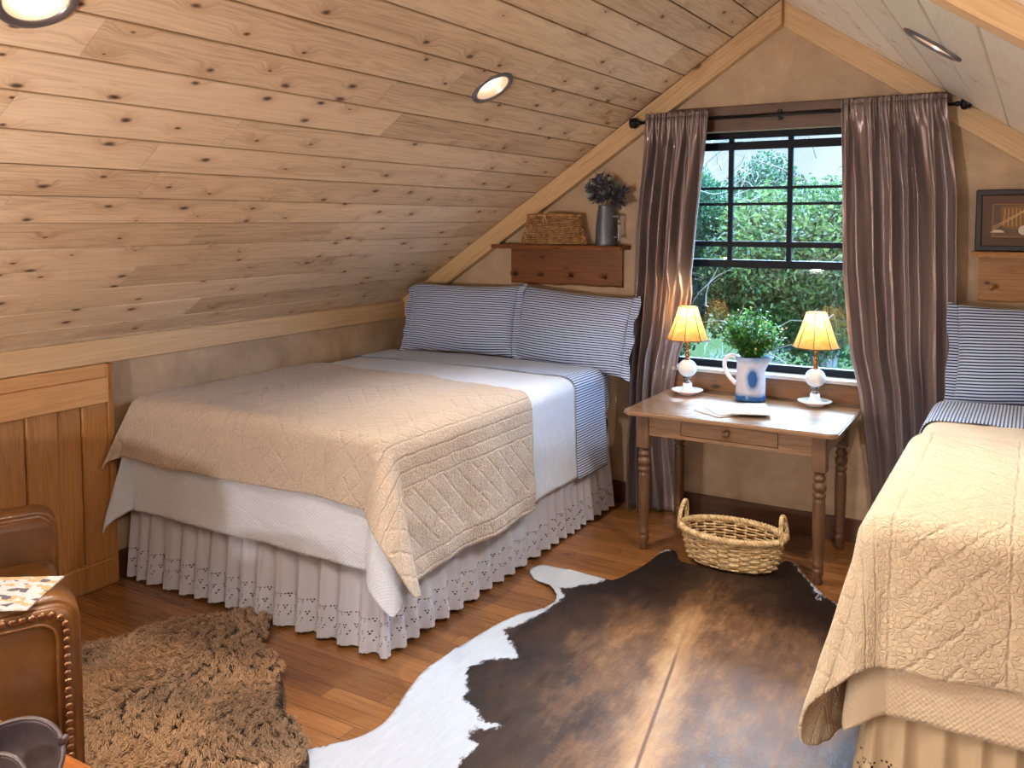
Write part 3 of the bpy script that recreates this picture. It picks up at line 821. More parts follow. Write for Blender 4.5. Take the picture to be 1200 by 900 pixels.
# left bed
LB = (-3.775, -2.19, -2.31, -.10, .86)
bed_base('wide bed with white ruffled eyelet skirt standing along the left wall', LB[0], LB[1], LB[2], LB[3], LB[4], 1.3, M['skirt'], 1)
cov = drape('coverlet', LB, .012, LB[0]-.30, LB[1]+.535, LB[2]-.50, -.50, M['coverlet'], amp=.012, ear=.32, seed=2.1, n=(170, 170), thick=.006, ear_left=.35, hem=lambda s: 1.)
tag(cov, 'white woven coverlet hanging below the beige quilt on the left bed', 'bed cover')
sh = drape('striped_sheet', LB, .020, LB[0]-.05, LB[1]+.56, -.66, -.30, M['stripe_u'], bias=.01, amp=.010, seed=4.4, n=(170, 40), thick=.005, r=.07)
tag(sh, 'navy and white striped sheet folded back below the two pillows of left bed', 'sheet')
qu = drape('quilt', LB, .034, LB[0]-.17, LB[1]+.59, LB[2]-.31, -1.07, M['quilt'], bias=.034, crumple=1.2, amp=.030, ear=.50, seed=3.9, n=(190, 150), thick=.010, r=.085, skewh=lambda s: -.14*s, ear_left=.5, hem=lambda s: .86+.14*s+.05*math.sin(s*7))
tag(qu, 'beige stitched quilt spread over the foot half of the left bed', 'quilt')
pillow('pillow', 'striped ruffled pillow on the left bed, against the left wall', .80, .45, .20, (-3.21, -.25, 1.11), R_(-14), rz=R_(3), roll=R_(-.5), seed=1.)
pillow('pillow', 'striped ruffled pillow on the left bed, nearer to the curtain', .76, .47, .20, (-2.43, -.21, 1.08), R_(-13), rz=R_(-2), roll=R_(3.2), seed=2.4)

# right bed
RB = (-.40, 1.15, -2.27, -.10, .86)
bed_base('bed at the right edge of the photo with cream skirt', RB[0], RB[1], RB[2], RB[3], RB[4], 2.7, M['skirt_cream'], -1)
def mirror_drape(*a, **k): return drape(*a, **k)
def flipx(o, cx):
    """mirror a cloth mesh about the bed's middle"""
    me = o.data; n = len(me.vertices); co = np.empty(n*3); me.vertices.foreach_get('co', co); co = co.reshape(-1, 3); co[:, 0] = 2*cx-co[:, 0]
    me.vertices.foreach_set('co', co.ravel()); me.flip_normals(); me.update(); return o
CX = (RB[0]+RB[1])/2
c2 = flipx(drape('coverlet', RB, .012, RB[0]-.05, RB[1]+.46, RB[2]-.54, -.62, M['coverlet_cream'], amp=.012, ear=.12, seed=5.1, n=(150, 150), thick=.006), CX)
tag(c2, 'cream coverlet hanging below the quilt on the right bed', 'bed cover')
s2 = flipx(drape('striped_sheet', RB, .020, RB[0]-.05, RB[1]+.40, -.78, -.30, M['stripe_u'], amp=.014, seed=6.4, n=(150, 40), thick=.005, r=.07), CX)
tag(s2, 'striped sheet folded back below the pillow of right bed', 'sheet')
q2 = flipx(drape('quilt', RB, .034, RB[0]-.05, RB[1]+.74, RB[2]-.42, -1.12, M['quilt_lamp_lit'], bias=.034, crumple=1.2, amp=.030, ear=.22, seed=7.3, n=(180, 150), thick=.010, r=.085, ear_phi=PI/4+.1), CX)
tag(q2, 'stitched quilt, coloured for warm lamp light, spread over the right bed, its corner hanging to the cowhide', 'quilt')
pillow('pillow', 'striped pillow on the right bed, below the framed picture', .86, .48, .18, (.10, -.20, 1.10), R_(-13), rz=R_(2), seed=4.)

# ------------------------------------------------------------------ curtains
def curtain(label, left, right, ztop, zbot, nfold, seed, yb=-.075, amp=.044, tie=1.):
    t = thing('curtain', label, 'curtain', (0, 0, 0), 0, 'brown satin curtains at the window')
    nu, nv = 260, 90
    r = random.Random(seed)
    off = [r.uniform(-.4, .4) for _ in range(200)]
    def phase(u, z):
        return 2*PI*nfold*(u+.035*math.sin(u*9+seed)+.02*math.sin(u*23+seed*3))+.5*math.sin((ztop-z)*1.3+seed)
    def fn(a, c_):
        z = lerp(ztop, zbot, c_); k = min(1, (ztop-z)/.5)
        L, R = interp(left, z), interp(right, z)
        p = phase(a, z)
        am = amp*(.45+.55*k)*(1+.35*nz(a*6, z*.8, seed))
        fine = .008*(1-k)*math.sin(p*2.7+2)+.006*(1-k)*math.sin(p*4.1+seed)
        wob = .010*nz(a*9, z*2.2, seed+3)*k
        y = yb-am*(math.sin(p)+.3*math.sin(2*p+seed))+fine+wob
        q_ = ztop-z; pk = 1 if q_ < .05 else max(0, 1-(q_-.05)/.10)
        yp = -.122-.008*math.sin(p*2.7)-.006*math.sin(p*5.3+seed)-.006*math.sin(p)
        y = lerp(y, yp, pk)
        xt = lerp(L, R, a); kz = min(1, max(0, (1.46-z)/.14)); kx = min(1, max(0, (xt+1.96)/.08))*(1 if xt < -1.5 else 0)
        y = lerp(y, -.040+.22*(y+.10), kz*kx)
        x = lerp(L, R, a)+.012*k*math.cos(p)*min(1, a*8, (1-a)*8)
        pud = max(0, (zbot+.10-z)/.10)
        y -= .02*pud*abs(math.sin(p*.5))
        return Vector((x, min(y, -.034 if kz*kx < .5 else -.021), z)), (a*1.4, z)
    bm = BM(); grid(bm, fn, nu, nv)
    o = obj('panel', bm, M['satin'], t, True); solid(o, .003, 0)
    # stitched heading above the rod pocket
    bm = BM()
    def fh(a, c_):
        z = lerp(ztop, ztop+.022, c_); L, R = interp(left, ztop), interp(right, ztop); p = phase(a, ztop)
        y = -.122-.008*math.sin(p*2.7)-.006*math.sin(p*5.3+seed)-.006*math.sin(p)
        return Vector((lerp(L, R, a), y, z+.004*math.sin(p*3.1)*c_)), (a*1.4, z)
    grid(bm, fh, nu, 3); o = obj('heading', bm, M['satin'], t, True); solid(o, .003, 0)
    return t
curtain('brown satin curtain left of the window, falling behind the left lamp', [(0, -2.10), (.4, -2.10), (1.0, -2.075), (1.7, -2.05), (2.33, -1.99)], [(0, -1.74), (.35, -1.80), (.75, -1.83), (.95, -1.80), (1.05, -1.765), (1.5, -1.69), (2.33, -1.62)], 2.345, .006, 5.5, 3, yb=-.10)
curtain('brown satin curtain right of the window, beside the right bed', [(0, -.72), (.3, -.71), (.6, -.745), (.85, -.78), (1.05, -.83), (1.5, -.875), (2.33, -.90)], [(0, -.36), (.9, -.34), (1.36, -.338), (1.9, -.35), (2.33, -.405)], 2.355, .006, 5.2, 8, yb=-.10)
t = thing('curtain_rod', 'black iron curtain rod across the top of the window', 'curtain rod', (0, 0, 0))
bm = BM(); tube(bm, [(-2.03, -.10, 2.322), (-.37, -.10, 2.322)], .009, 12); obj('rod', bm, M['iron'], t, True)
for x in (-2.03, -.37):
    s = -1 if x < -1 else 1
    bm = BM(); Mx = Matrix.Rotation(s*PI/2, 4, 'Y'); lathe(bm, [(.010, 0), (.014, .006), (.014, .014), (.010, .02), (.026, .026), (.032, .038), (.032, .046), (.024, .058), (.03, .062), (.012, .074), (.0001, .078)], 20, (x, -.10, 2.322), Mx)
    obj('finial', bm, M['iron'], t, True)
for x in (-2.0, -1.24, -.43):
    bm = BM(); box(bm, (x-.006, -.108, 2.318), (x+.006, -.026, 2.338), .002); box(bm, (x-.012, -.034, 2.30), (x+.012, -.0285, 2.36), .002); obj('bracket', bm, M['iron'], t)

# ------------------------------------------------------------------ writing table
TX, TY = -1.315, -.40
t = thing('side_table', 'brown wooden table with turned legs standing under the window', 'table', (TX, TY, 0))
bm = BM()
x0, x1, y0, y1, ch = -.545, .545, -.345, .335, .035
pts = [(x0+ch, y0), (x1-ch, y0), (x1, y0+ch), (x1, y1), (x0, y1), (x0, y0+ch)]
a = [bm.verts.new((x, y, .726)) for x, y in pts]; c = [bm.verts.new((x, y, .75)) for x, y in pts]
bm.faces.new(a[::-1]); bm.faces.new(c)
for i in range(len(pts)): bm.faces.new((a[i], a[(i+1) % 6], c[(i+1) % 6], c[i]))
bmesh.ops.bevel(bm, geom=[e for e in bm.edges], offset=.006, segments=3, affect='EDGES')
obj('table_top', bm, M['table'], t)
lx0, lx1, ly0, ly1 = -.442, .455, -.27, .27
prof = [(.020, 0), (.024, .004), (.021, .03), (.026, .05), (.0275, .062), (.027, .075), (.022, .080), (.027, .086), (.0275, .10), (.024, .108),
        (.026, .14), (.0295, .25), (.030, .36), (.0285, .40), (.0285, .412), (.023, .418), (.031, .426), (.031, .440), (.023, .447), (.023, .452), (.031, .460), (.033, .475), (.031, .490), (.023, .497), (.023, .502), (.030, .510), (.031, .522), (.023, .530), (.024, .545), (.031, .553)]
for x in (lx0, lx1):
    for y in (ly0, ly1):
        bm = BM(); lathe(bm, prof, 24, (x, y, 0)); 
        box(bm, (x-.033, y-.033, .55), (x+.033, y+.033, .7265), .003)
        o = obj('leg', bm, M['tableZ'], t)
        for p in o.data.polygons: p.use_smooth = len(p.vertices) == 4 and abs(p.normal.z) < .999 and p.center.z < .549
ya = ly0-.022
bm = BM(); box(bm, (lx0+.03, ya, .62), (-.235, ya+.02, .7265), .001); box(bm, (.262, ya, .62), (lx1-.03, ya+.02, .7265), .001)
box(bm, (-.235, ya, .62), (.262, ya+.02, .640), .001); box(bm, (-.235, ya, .718), (.262, ya+.02, .7265), .001)
obj('front_apron', bm, M['table'], t)
bm = BM(); box(bm, (lx0+.03, ly1+.002, .62), (lx1-.03, ly1+.022, .7265), .001); obj('rear_apron', bm, M['table'], t)
for x in (lx0-.022, lx1+.002):
    bm = BM(); box(bm, (x, ly0+.03, .62), (x+.02, ly1-.03, .7265), .001); obj('side_apron', bm, M['table'], t)
bm = BM(); box(bm, (-.232, ya-.003, .643), (.259, ya+.018, .716), .003); dw = obj('drawer', bm, M['table'], t)
bm = BM(); lathe(bm, [(.008, 0), (.009, .008), (.018, .013), (.020, .019), (.016, .025), (.0001, .028)], 24, (.005, ya-.002, .682), Matrix.Rotation(PI/2, 4, 'X')); obj('knob', bm, M['tableZ'], dw, True)

# lamps
def table_lamp(label, loc, rz, seed):
    t = thing('table_lamp', label, 'lamp', loc, rz, 'milk glass lamps on the table')
    bm = BM(); lathe(bm, [(.045, 0), (.05, .006), (.055, .012), (.082, .022), (.088, .030), (.080, .027), (.05, .020), (.034, .028), (.027, .045), (.024, .066), (.012, .068)], 72, rfun=lambda r, z, a: r*(1+(.035*math.cos(a*18) if r > .07 else 0)))
    obj('dish_base', bm, M['milk'], t, True)
    bm = BM(); lathe(bm, [(.012, .066), (.020, .070), (.020, .076), (.011, .082), (.011, .088), (.021, .094), (.021, .100), (.010, .104)], 24); obj('collar', bm, M['pewter'], t, True)
    bm = BM(); lathe(bm, [(.012, .102)]+[(.054*math.sin(a), .152-.050*math.cos(a)) for a in [PI*k/16 for k in range(2, 15)]]+[(.012, .200)], 36); obj('globe', bm, M['hob'], t, True)
    bm = BM(); lathe(bm, [(.014, .200), (.016, .206), (.010, .212), (.013, .222), (.014, .236), (.008, .244), (.017, .250), (.008, .257), (.010, .266), (.012, .282), (.007, .290), (.016, .296), (.008, .303), (.009, .325), (.018, .330), (.020, .36), (.014, .375)], 24); obj('stem', bm, M['brass'], t, True)
    n = 8; seg = 5
    prof = [(.122, .318), (.119, .322), (.110, .340), (.098, .372), (.084, .410), (.070, .450), (.057, .490), (.052, .506)]
    def shape(r, z, a):
        k = (a*n/(2*PI)) % 1; c_ = math.cos(PI/n)/math.cos((k-.5)*2*PI/n)
        return r*(c_*.9+.1)*(1-.02*math.sin(k*PI)*(1 if z < .35 else 0))
    bm = BM()
    rings = [[bm.verts.new((shape(r, z, 2*PI*i/(n*seg))*math.cos(2*PI*i/(n*seg)), shape(r, z, 2*PI*i/(n*seg))*math.sin(2*PI*i/(n*seg)), z)) for i in range(n*seg)] for r, z in prof]
    for p, q in zip(rings, rings[1:]):
        for i in range(n*seg): bm.faces.new((p[i], p[(i+1) % (n*seg)], q[(i+1) % (n*seg)], q[i]))
    sh = obj('lamp_shade', bm, M['shade'], t, True)
    bm = BM()
    for k in range(n):
        a = 2*PI*k/n; tube(bm, [(shape(r, z, a+1e-6)*math.cos(a)*1.005, shape(r, z, a+1e-6)*math.sin(a)*1.005, z) for r, z in prof], .0022, 6)
    for ri in (0, -1):
        r, z = prof[ri]; tube(bm, [(shape(r, z, 2*PI*i/80)*math.cos(2*PI*i/80), shape(r, z, 2*PI*i/80)*math.sin(2*PI*i/80), z) for i in range(80)], .0028, 6, True)
    obj('shade_piping', bm, M['shadetrim'], sh, True)
    bm = BM(); lathe(bm, [(.008, .375), (.012, .385), (.021, .41), (.022, .425), (.015, .442), (.0001, .45)], 16); obj('bulb', bm, M['bulb'], t, True)
    ld = bpy.data.lights.new('glow', 'POINT'); ld.energy = 2.5; ld.color = (1, .74, .44); ld.shadow_soft_size = .03
    lo = bpy.data.objects.new('bulb_glow', ld); C.objects.link(lo); lo.parent = t; lo.location = (0, 0, .47)
table_lamp('small lamp with milk glass globe and glowing shade, in front of the left curtain', (-1.703, -.168, .751), .2, 1)
table_lamp('small lamp with milk glass globe and glowing shade, near the right curtain', (-1.005, -.115, .751), .1, 2)

# stoneware pitcher
px, py = -1.345, -.145
t = thing('stoneware_pitcher', 'blue and white glazed stoneware pitcher on the table, holding the green plant', 'pitcher', (px, py, .751))
bm = BM()
def spout(r, z, a):
    k = max(0, math.cos(a-.0))**10*max(0, (z-.17)/.08)
    return r+.040*k if r > .05 else r
lathe(bm, [(.0001, .004), (.070, .0), (.083, .004), (.084, .014), (.081, .03), (.080, .05), (.080, .12), (.077, .17), (.076, .20), (.080, .225), (.085, .247), (.082, .249), (.074, .22), (.071, .18), (.072, .05), (.0001, .03)], 64, rfun=spout)
obj('body', bm, M['crock'], t, True)
bm = BM(); hp = [(-.078, 0, .228), (-.10, 0, .243), (-.125, 0, .238), (-.143, 0, .212), (-.143, 0, .178), (-.128, 0, .14), (-.105, 0, .11), (-.080, 0, .086)]
hp = [Vector(p) for p in hp]; sm = []
for i in range(len(hp)-1):
    p0, p1, p2, p3 = hp[max(i-1, 0)], hp[i], hp[i+1], hp[min(i+2, len(hp)-1)]
    for q in range(5):
        u = q/5; sm.append(.5*((2*p1)+(p2-p0)*u+(2*p0-5*p1+4*p2-p3)*u*u+(3*p1-p0-3*p2+p3)*u**3))
sm.append(hp[-1]); tube(bm, sm, .012, 12); obj('handle', bm, M['milk'], t, True)
t.rotation_euler = (0, 0, .12)

def leafmesh(bm, p, d, up, L, W, R, fl, cup=.15, n=2):
    d = d.normalized(); s = d.cross(up); 
    if s.length < 1e-4: s = d.orthogonal()
    s.normalize(); u = s.cross(d)
    pr = [(0, .0), (.25, .8), (.55, 1.), (.85, .6), (1., .0)]
    mid = [bm.verts.new(p+d*L*a-u*cup*L*a*a) for a, w in pr]
    lf = [bm.verts.new(p+d*L*a+s*W/2*w+u*(cup*W*.4*w)-u*cup*L*a*a) for a, w in pr[1:-1]]
    rt = [bm.verts.new(p+d*L*a-s*W/2*w+u*(cup*W*.4*w)-u*cup*L*a*a) for a, w in pr[1:-1]]
    fs = []
    for side in (lf, rt):
        fs.append(bm.faces.new((mid[0], mid[1], side[0]) if side is rt else (mid[0], side[0], mid[1])))
        for i in range(2):
            q = (mid[i+1], side[i], side[i+1], mid[i+2]); fs.append(bm.faces.new(q if side is lf else q[::-1]))
        fs.append(bm.faces.new((mid[3], side[2], mid[4]) if side is lf else (mid[3], mid[4], side[2])))
    for f in fs: f[fl] = R

def bush(name, label, loc, R, H, nst, nleaf, LL, mat, seed, buds=0, spread=1.):
    r = random.Random(seed)
    t = thing(name, label, 'plant', loc)
    bs = BM(); bl = BM(); fl = bl.faces.layers.float.new('rnd'); bb = BM()
    for k in range(nst):
        th = r.uniform(0, 2*PI); el = math.acos(r.uniform(-.55, 1)); rr = (.6+.4*r.random())
        tip = Vector((math.cos(th)*math.sin(el)*R*spread*rr, math.sin(th)*math.sin(el)*R*spread*rr*.8, H*.48+math.cos(el)*H*.52*rr)); tip.z = max(tip.z, .01)
        base = Vector((r.uniform(-.02, .02), r.uniform(-.02, .02), -.05)); mid = base.lerp(tip, .5)+Vector((0, 0, .03))
        pts = [base, base.lerp(mid, .6), mid, mid.lerp(tip, .5), tip]; tube(bs, pts, .0012, 4)
        for q in range(nleaf):
            f = .25+.75*(q+.5)/nleaf; p = mid.lerp(tip, (f-.5)*2) if f > .5 else base.lerp(mid, f*2)
            d = Vector((r.gauss(0, 1), r.gauss(0, 1), r.gauss(.35, .8))).normalized()
            d = (d+(tip-base).normalized()*.5).normalized()
            leafmesh(bl, p+d*.002, d, Vector((0, 0, 1)), LL*r.uniform(.7, 1.25), LL*.55*r.uniform(.8, 1.2), min(1, max(0, r.gauss(.45, .25)+.25*(p.z/H-.4))), fl)
        if k < buds: 
            bmesh.ops.create_icosphere(bb, subdivisions=1, radius=.0055*r.uniform(.7, 1.3), matrix=Matrix.Translation(tip*1.05))
    obj('stem', bs, M['stem'], t); o = obj('foliage', bl, mat, t, True)
    if buds: obj('flower_bud', bb, M['bud'], t, True)['kind'] = 'stuff'
    else: bb.free()
    return t
bush('green_plant', 'round leafy green plant with tiny pale buds in the blue pitcher', (px, py, .985), .190, .30, 170, 13, .026, M['leaf'], 5, buds=34)

# magazines on the table
def magazine(label, loc, rz, w, h, th, mat, tilt=(0, 0), group=None, name='magazine', ink=False, sag=0.):
    t = thing(name, label, 'magazine', loc, rz, group); t.rotation_euler = (tilt[0], tilt[1], rz)
    bm = BM()
    def slab(bm, z0, z1, w, h, n=8):
        for sgn, z in ((1, z1), (-1, z0)):
            vs = [[bm.verts.new((lerp(-w/2, w/2, i/n), y, z-sag*(1-i/n)**2)) for i in range(n+1)] for y in (-h/2, h/2)]
            for i in range(n):
                q = (vs[0][i], vs[0][i+1], vs[1][i+1], vs[1][i]); bm.faces.new(q if sgn > 0 else q[::-1])
        bmesh.ops.bridge_loops(bm, edges=[e for e in bm.edges if e.is_boundary]) 
    slab(bm, .0006, th-.0006, w-.002, h-.003); obj('pages', bm, M['paper'], t)
    bm = BM(); slab(bm, th-.0005, th, w, h); slab(bm, 0, .0005, w, h); obj('cover', bm, mat, t)
    if ink:
        bm = BM(); r = random.Random(4); x = -w*.36
        while x < w*.32:
            q = r.uniform(.010, .018); hh = r.uniform(.012, .022)
            box(bm, (x, h*.30, th+.0001), (x+q*.7, h*.30+hh, th+.0004)); x += q
        obj('cover_print', bm, M['orange_ink'], t)
    return t
mz = .7515
magazine('white magazine at the bottom of the small fan, sticking out leftmost on the table', (-1.372, -.50, mz), R_(58), .27, .20, .006, M['cover_b'], group='magazines fanned on the table')
magazine('white magazine in the middle of the small fan on the table', (-1.33, -.485, mz+.0075), R_(40), .27, .20, .005, M['cover_b'], group='magazines fanned on the table')
magazine('pale magazine with orange title print, topmost of the fan on the table', (-1.265, -.455, mz+.0145), R_(22), .20, .27, .005, M['cover_a'], group='magazines fanned on the table', ink=True)

# ------------------------------------------------------------------ woven baskets
def weave_rows(bm, shape, z0, z1, rows, stakes, amp, r, n=None, ctr=(0, 0)):
    for k in range(rows):
        z = lerp(z0, z1, (k+.5)/rows); n = stakes*4; pts = []
        for i in range(n):
            a = 2*PI*i/n; rx, ry = shape(z); w = amp*math.cos(a*stakes/2+PI*k)
            pts.append((( rx+w)*math.cos(a), (ry+w)*math.sin(a), z+.0012*math.sin(a*7+k)))
        tube(bm, pts, r, 5, True)
def rope(bm, path, r, R, twists, strands=3, closed=False, n=None):
    path = [Vector(p) for p in path]; N = len(path)
    for s in range(strands):
        pts = []
        for i, p in enumerate(path):
            d = ((path[(i+1) % N]-path[i-1]) if closed else (path[min(i+1, N-1)]-path[max(i-1, 0)])).normalized()
            u = Vector((0, 0, 1)) if abs(d.z) < .95 else Vector((1, 0, 0)); u = (u-d*u.dot(d)).normalized(); w = d.cross(u)
            a = 2*PI*(s/strands+twists*i/N); pts.append(p+(u*math.cos(a)+w*math.sin(a))*R)
        tube(bm, pts, r, 6, closed)
t = thing('wicker_basket', 'oval light wicker basket with two loop handles, on the cowhide under the table', 'basket', (-1.285, -.655, .012), .0)
shp = lambda z: (lerp(.215, .262, (z/.17)**.8 if z > 0 else 0), lerp(.125, .165, (z/.17)**.8 if z > 0 else 0))
bm = BM(); weave_rows(bm, shp, .008, .158, 11, 28, .0065, .0049); 
for k in range(28):
    a = 2*PI*(k+.5)/28; tube(bm, [((shp(z)[0])*math.cos(a), (shp(z)[1])*math.sin(a), z) for z in (.004, .05, .1, .165)], .0038, 5)
obj('woven_body', bm, M['wicker'], t, True)
bm = BM()
for k in range(14):
    f = (k+.5)/14; tube(bm, [(.213*f*math.cos(2*PI*i/60), .123*f*math.sin(2*PI*i/60), .007+.0022*math.cos(i*PI/2+k*PI)) for i in range(60)], .0055, 5, True)
obj('woven_bottom', bm, M['wicker'], t, True)
bm = BM(); rope(bm, [((.262)*math.cos(2*PI*i/240), .165*math.sin(2*PI*i/240), .168) for i in range(240)], .0078, .0095, 26, 3, True); obj('rim', bm, M['wicker'], t, True)
for s in (-1, 1):
    bm = BM(); pts = [(s*(.262-.012*math.sin(PI*i/40)), .055*math.cos(PI*i/40), .150+.13*math.sin(PI*i/40)**.7) for i in range(41)]
    rope(bm, pts, .0055, .0065, 5, 3); obj('handle', bm, M['wicker'], t, True)

# ------------------------------------------------------------------ wall shelves
def live_edge(bm, x0, x1, y0, y1, z0, z1, seed, low=True, n=40):
    """board whose lower (or front) edge waves"""
    def w(x): return .008*nz(x*5, seed)+.005*nz(x*14, seed)
    rings = []
    for i in range(n+1):
        x = lerp(x0, x1, i/n)
        if low: s = [(y0+.004, z0+w(x)+.004), (y1, z0+w(x)), (y1, z1), (y0, z1), (y0, z0+w(x)+.014)]
        else: s = [(y0+w(x)+.004, z0+.0), (y1, z0), (y1, z1), (y0+w(x)+.006, z1), (y0+w(x), z0+.6*(z1-z0))]
        rings.append([bm.verts.new((x, y, z)) for y, z in s])
    for a, b_ in zip(rings, rings[1:]):
        for k in range(5): bm.faces.new((a[k], a[(k+1) % 5], b_[(k+1) % 5], b_[k]))
    bm.faces.new(rings[0][::-1]); bm.faces.new(rings[-1]); bmesh.ops.recalc_face_normals(bm, faces=bm.faces)
def peg_shelf(label, x0, x1, bx0, bx1, zt, zb, pegs, pz, mat, seed):
    t = thing('wall_shelf', label, 'shelf', ((x0+x1)/2, 0, zt-.3)); ox, oz = (x0+x1)/2, zt-.3
    bm = BM(); live_edge(bm, x0-ox, x1-ox, -.155, -.001, zt-.026-oz, zt-oz, seed, False); obj('shelf_board', bm, mat, t)
    bm = BM(); live_edge(bm, bx0-ox, bx1-ox, -.026, -.001, zb-oz, zt-.0265-oz, seed+3, True); obj('back_board', bm, mat, t)
    for x in pegs:
        bm = BM(); lathe(bm, [(.009, 0), (.008, .03), (.010, .05), (.0125, .058), (.0125, .066), (.009, .072), (.0001, .073)], 16, (x-ox, -.024, pz-oz), Matrix.Rotation(R_(78), 4, 'X')); obj('peg', bm, mat, t, True)
    return t
peg_shelf('reddish brown peg shelf on the wall above the left bed pillows', -3.04, -2.13, -2.965, -2.175, 1.595, 1.335, (-2.925, -2.735, -2.515, -2.285), 1.395, M['shelf'], 2)
peg_shelf('paler peg shelf on the wall above the right bed, under the framed picture', -.275, .55, -.25, .52, 1.596, 1.342, (-.19, .02, .23, .44), 1.41, M['shelf2'], 9)

# lidded basket on the shelf
t = thing('lidded_basket', 'brown wicker basket with lid and tie on the shelf above the left bed', 'basket', (-2.62, -.085, 1.596))
sh2 = lambda z: (lerp(.232, .180, z/.175), lerp(.066, .052, z/.175))
bm = BM(); weave_rows(bm, sh2, .006, .175, 12, 26, .0075, .0043)
for k in range(26):
    a = 2*PI*(k+.5)/26; tube(bm, [((sh2(z)[0]+.001)*math.cos(a), (sh2(z)[1]+.001)*math.sin(a), z) for z in (.003, .09, .178)], .0028, 5)
obj('woven_body', bm, M['wicker_brown'], t, True)
bm = BM()
for k in range(12):
    f = (k+.6)/12; tube(bm, [(.186*f*math.cos(2*PI*i/70), .057*f*math.sin(2*PI*i/70), .186+.012*(1-f*f)-.018*(f**6)*abs(math.sin(2*PI*i/140+.6))) for i in range(70)], .0042, 5, True)
obj('lid', bm, M['wicker_brown'], t, True)
bm = BM(); rope(bm, [(.186*math.cos(2*PI*i/160), .058*math.sin(2*PI*i/160), .184) for i in range(160)], .0042, .004, 24, 2, True); obj('rim', bm, M['wicker_brown'], t, True)
bm = BM()
for dx_ in (-.006, .008): tube(bm, [(-.03, -.045, .197), (-.032+dx_*.3, -.062, .190), (-.028+dx_, -.070, .165), (-.022+dx_*1.6, -.073, .138)], .0028, 6)
tube(bm, [(-.045, -.03, .200), (-.030, -.055, .200), (-.012, -.03, .202)], .004, 6)
obj('leather_tie', bm, M['wicker'], t, True)

# galvanised pitcher with dusky plant
t = thing('galvanised_pitcher', 'grey metal pitcher with a side handle on the shelf, beside the brown basket', 'pitcher', (-2.262, -.085, 1.596), 0)
bm = BM(); lathe(bm, [(.0001, .003), (.062, 0), (.064, .004), (.063, .02), (.058, .12), (.050, .20), (.044, .238), (.046, .244), (.042, .240), (.046, .2), (.055, .1), (.0001, .02)], 36); obj('body', bm, M['galv'], t, True)
bm = BM()
for z in (.045, .172): box(bm, (.044 if z > .1 else .052, -.014, z), (.094, .014, z+.012), .003)
box(bm, (.084, -.010, .05), (.092, .010, .176), .002)
obj('handle', bm, M['galv'], t)
bm = BM(); box(bm, (.094, -.022, .03), (.0965, .022, .125), .0005); box(bm, (.094, -.022, .14), (.0965, .022, .158), .0005); obj('paper_tag', bm, M['spongewhite'], t)
# dusky plant
def rosette(label, loc, seed):
    r = random.Random(seed); t = thing('dusky_plant', label, 'plant', loc)
    bs = BM(); bl = BM(); fl = bl.faces.layers.float.new('rnd')
    tips = [(-.05, -.02, .15), (.0, -.05, .13), (.04, .0, .17), (-.08, -.03, .08), (.09, -.03, .07), (.13, -.02, .05), (.05, -.06, .08), (-.02, .0, .18), (.02, -.07, .05), (.155, -.01, .09), (-.04, -.07, .05), (.15, -.05, .01), (-.10, .0, .12), (.08, .01, .12)]
    for tx, ty, tz in tips:
        b0 = Vector((0, 0, -.06)); tip = Vector((tx*.9, ty*.8, tz*.9)); m_ = b0.lerp(tip, .5)+Vector((0, 0, .03)); tube(bs, [b0, m_, tip], .002, 5)
        ax = (tip-m_).normalized()
        for q in range(20):
            f = q/20; p = m_.lerp(tip, .2+.8*f); a = q*2.4; s_ = ax.orthogonal().normalized(); s2 = ax.cross(s_)
            d = (s_*math.cos(a)+s2*math.sin(a))*(1.1-.6*f)+ax*(.3+.8*f)
            leafmesh(bl, p, d, ax, .046*r.uniform(.8, 1.2), .026, min(1, max(0, r.gauss(.4, .28))), fl, cup=.1)
    obj('stem', bs, M['stem'], t); obj('foliage', bl, M['sage'], t, True)
rosette('dusky purple grey leafy plant in the grey metal pitcher', (-2.272, -.10, 1.845), 3)

# framed picture
t = thing('framed_picture', 'dark framed print of fishing gear with brown mat, standing on the right shelf', 'picture', (.0, -.05, 1.597))
t.rotation_euler = (R_(-3), 0, 0); fw, fh = .54, .302
x0 = -.268
bm = BM()
for a, c_ in (((x0, -.012, 0), (x0+fw, .012, .028)), ((x0, -.012, fh-.028), (x0+fw, .012, fh)), ((x0, -.012, .02), (x0+.028, .012, fh-.02)), ((x0+fw-.028, -.012, .02), (x0+fw, .012, fh-.02))): box(bm, a, c_, .004)
obj('frame', bm, M['framew'], t)
bm = BM(); box(bm, (x0+.02, -.004, .02), (x0+fw-.02, .008, fh-.02)); obj('mat_board', bm, M['matboard'], t)
bm = BM(); gx0, gx1, gz0, gz1 = x0+.072, x0+fw-.072, .070, .232
for a, c_ in (((gx0, gz0), (gx1, gz0+.004)), ((gx0, gz1-.004), (gx1, gz1)), ((gx0, gz0), (gx0+.004, gz1)), ((gx1-.004, gz0), (gx1, gz1))): box(bm, (a[0], -.0065, a[1]), (c_[0], -.0035, c_[1]))
obj('fillet', bm, M['gilt'], t)
bm = BM(); box(bm, (gx0+.004, -.005, gz0+.004), (gx1-.004, -.0035, gz1-.004)); pr = obj('print', bm, M['print'], t)
def pg(pts, y, bm): bm.faces.new([bm.verts.new((gx0+.004+x, y, gz0+.004+z)) for x, z in pts])
bm = BM(); pg([(.04, .045), (.03, .145), (.12, .150), (.20, .145), (.21, .04), (.12, .03)], -.0053, bm); obj('printed_creel', bm, M['ink_d'], pr)
bm = BM()
for k in (0, .012): pg([(.0, .03+k), (.0, .034+k), (.17, .15+k*.2), (.175, .148+k*.2)], -.0056, bm)
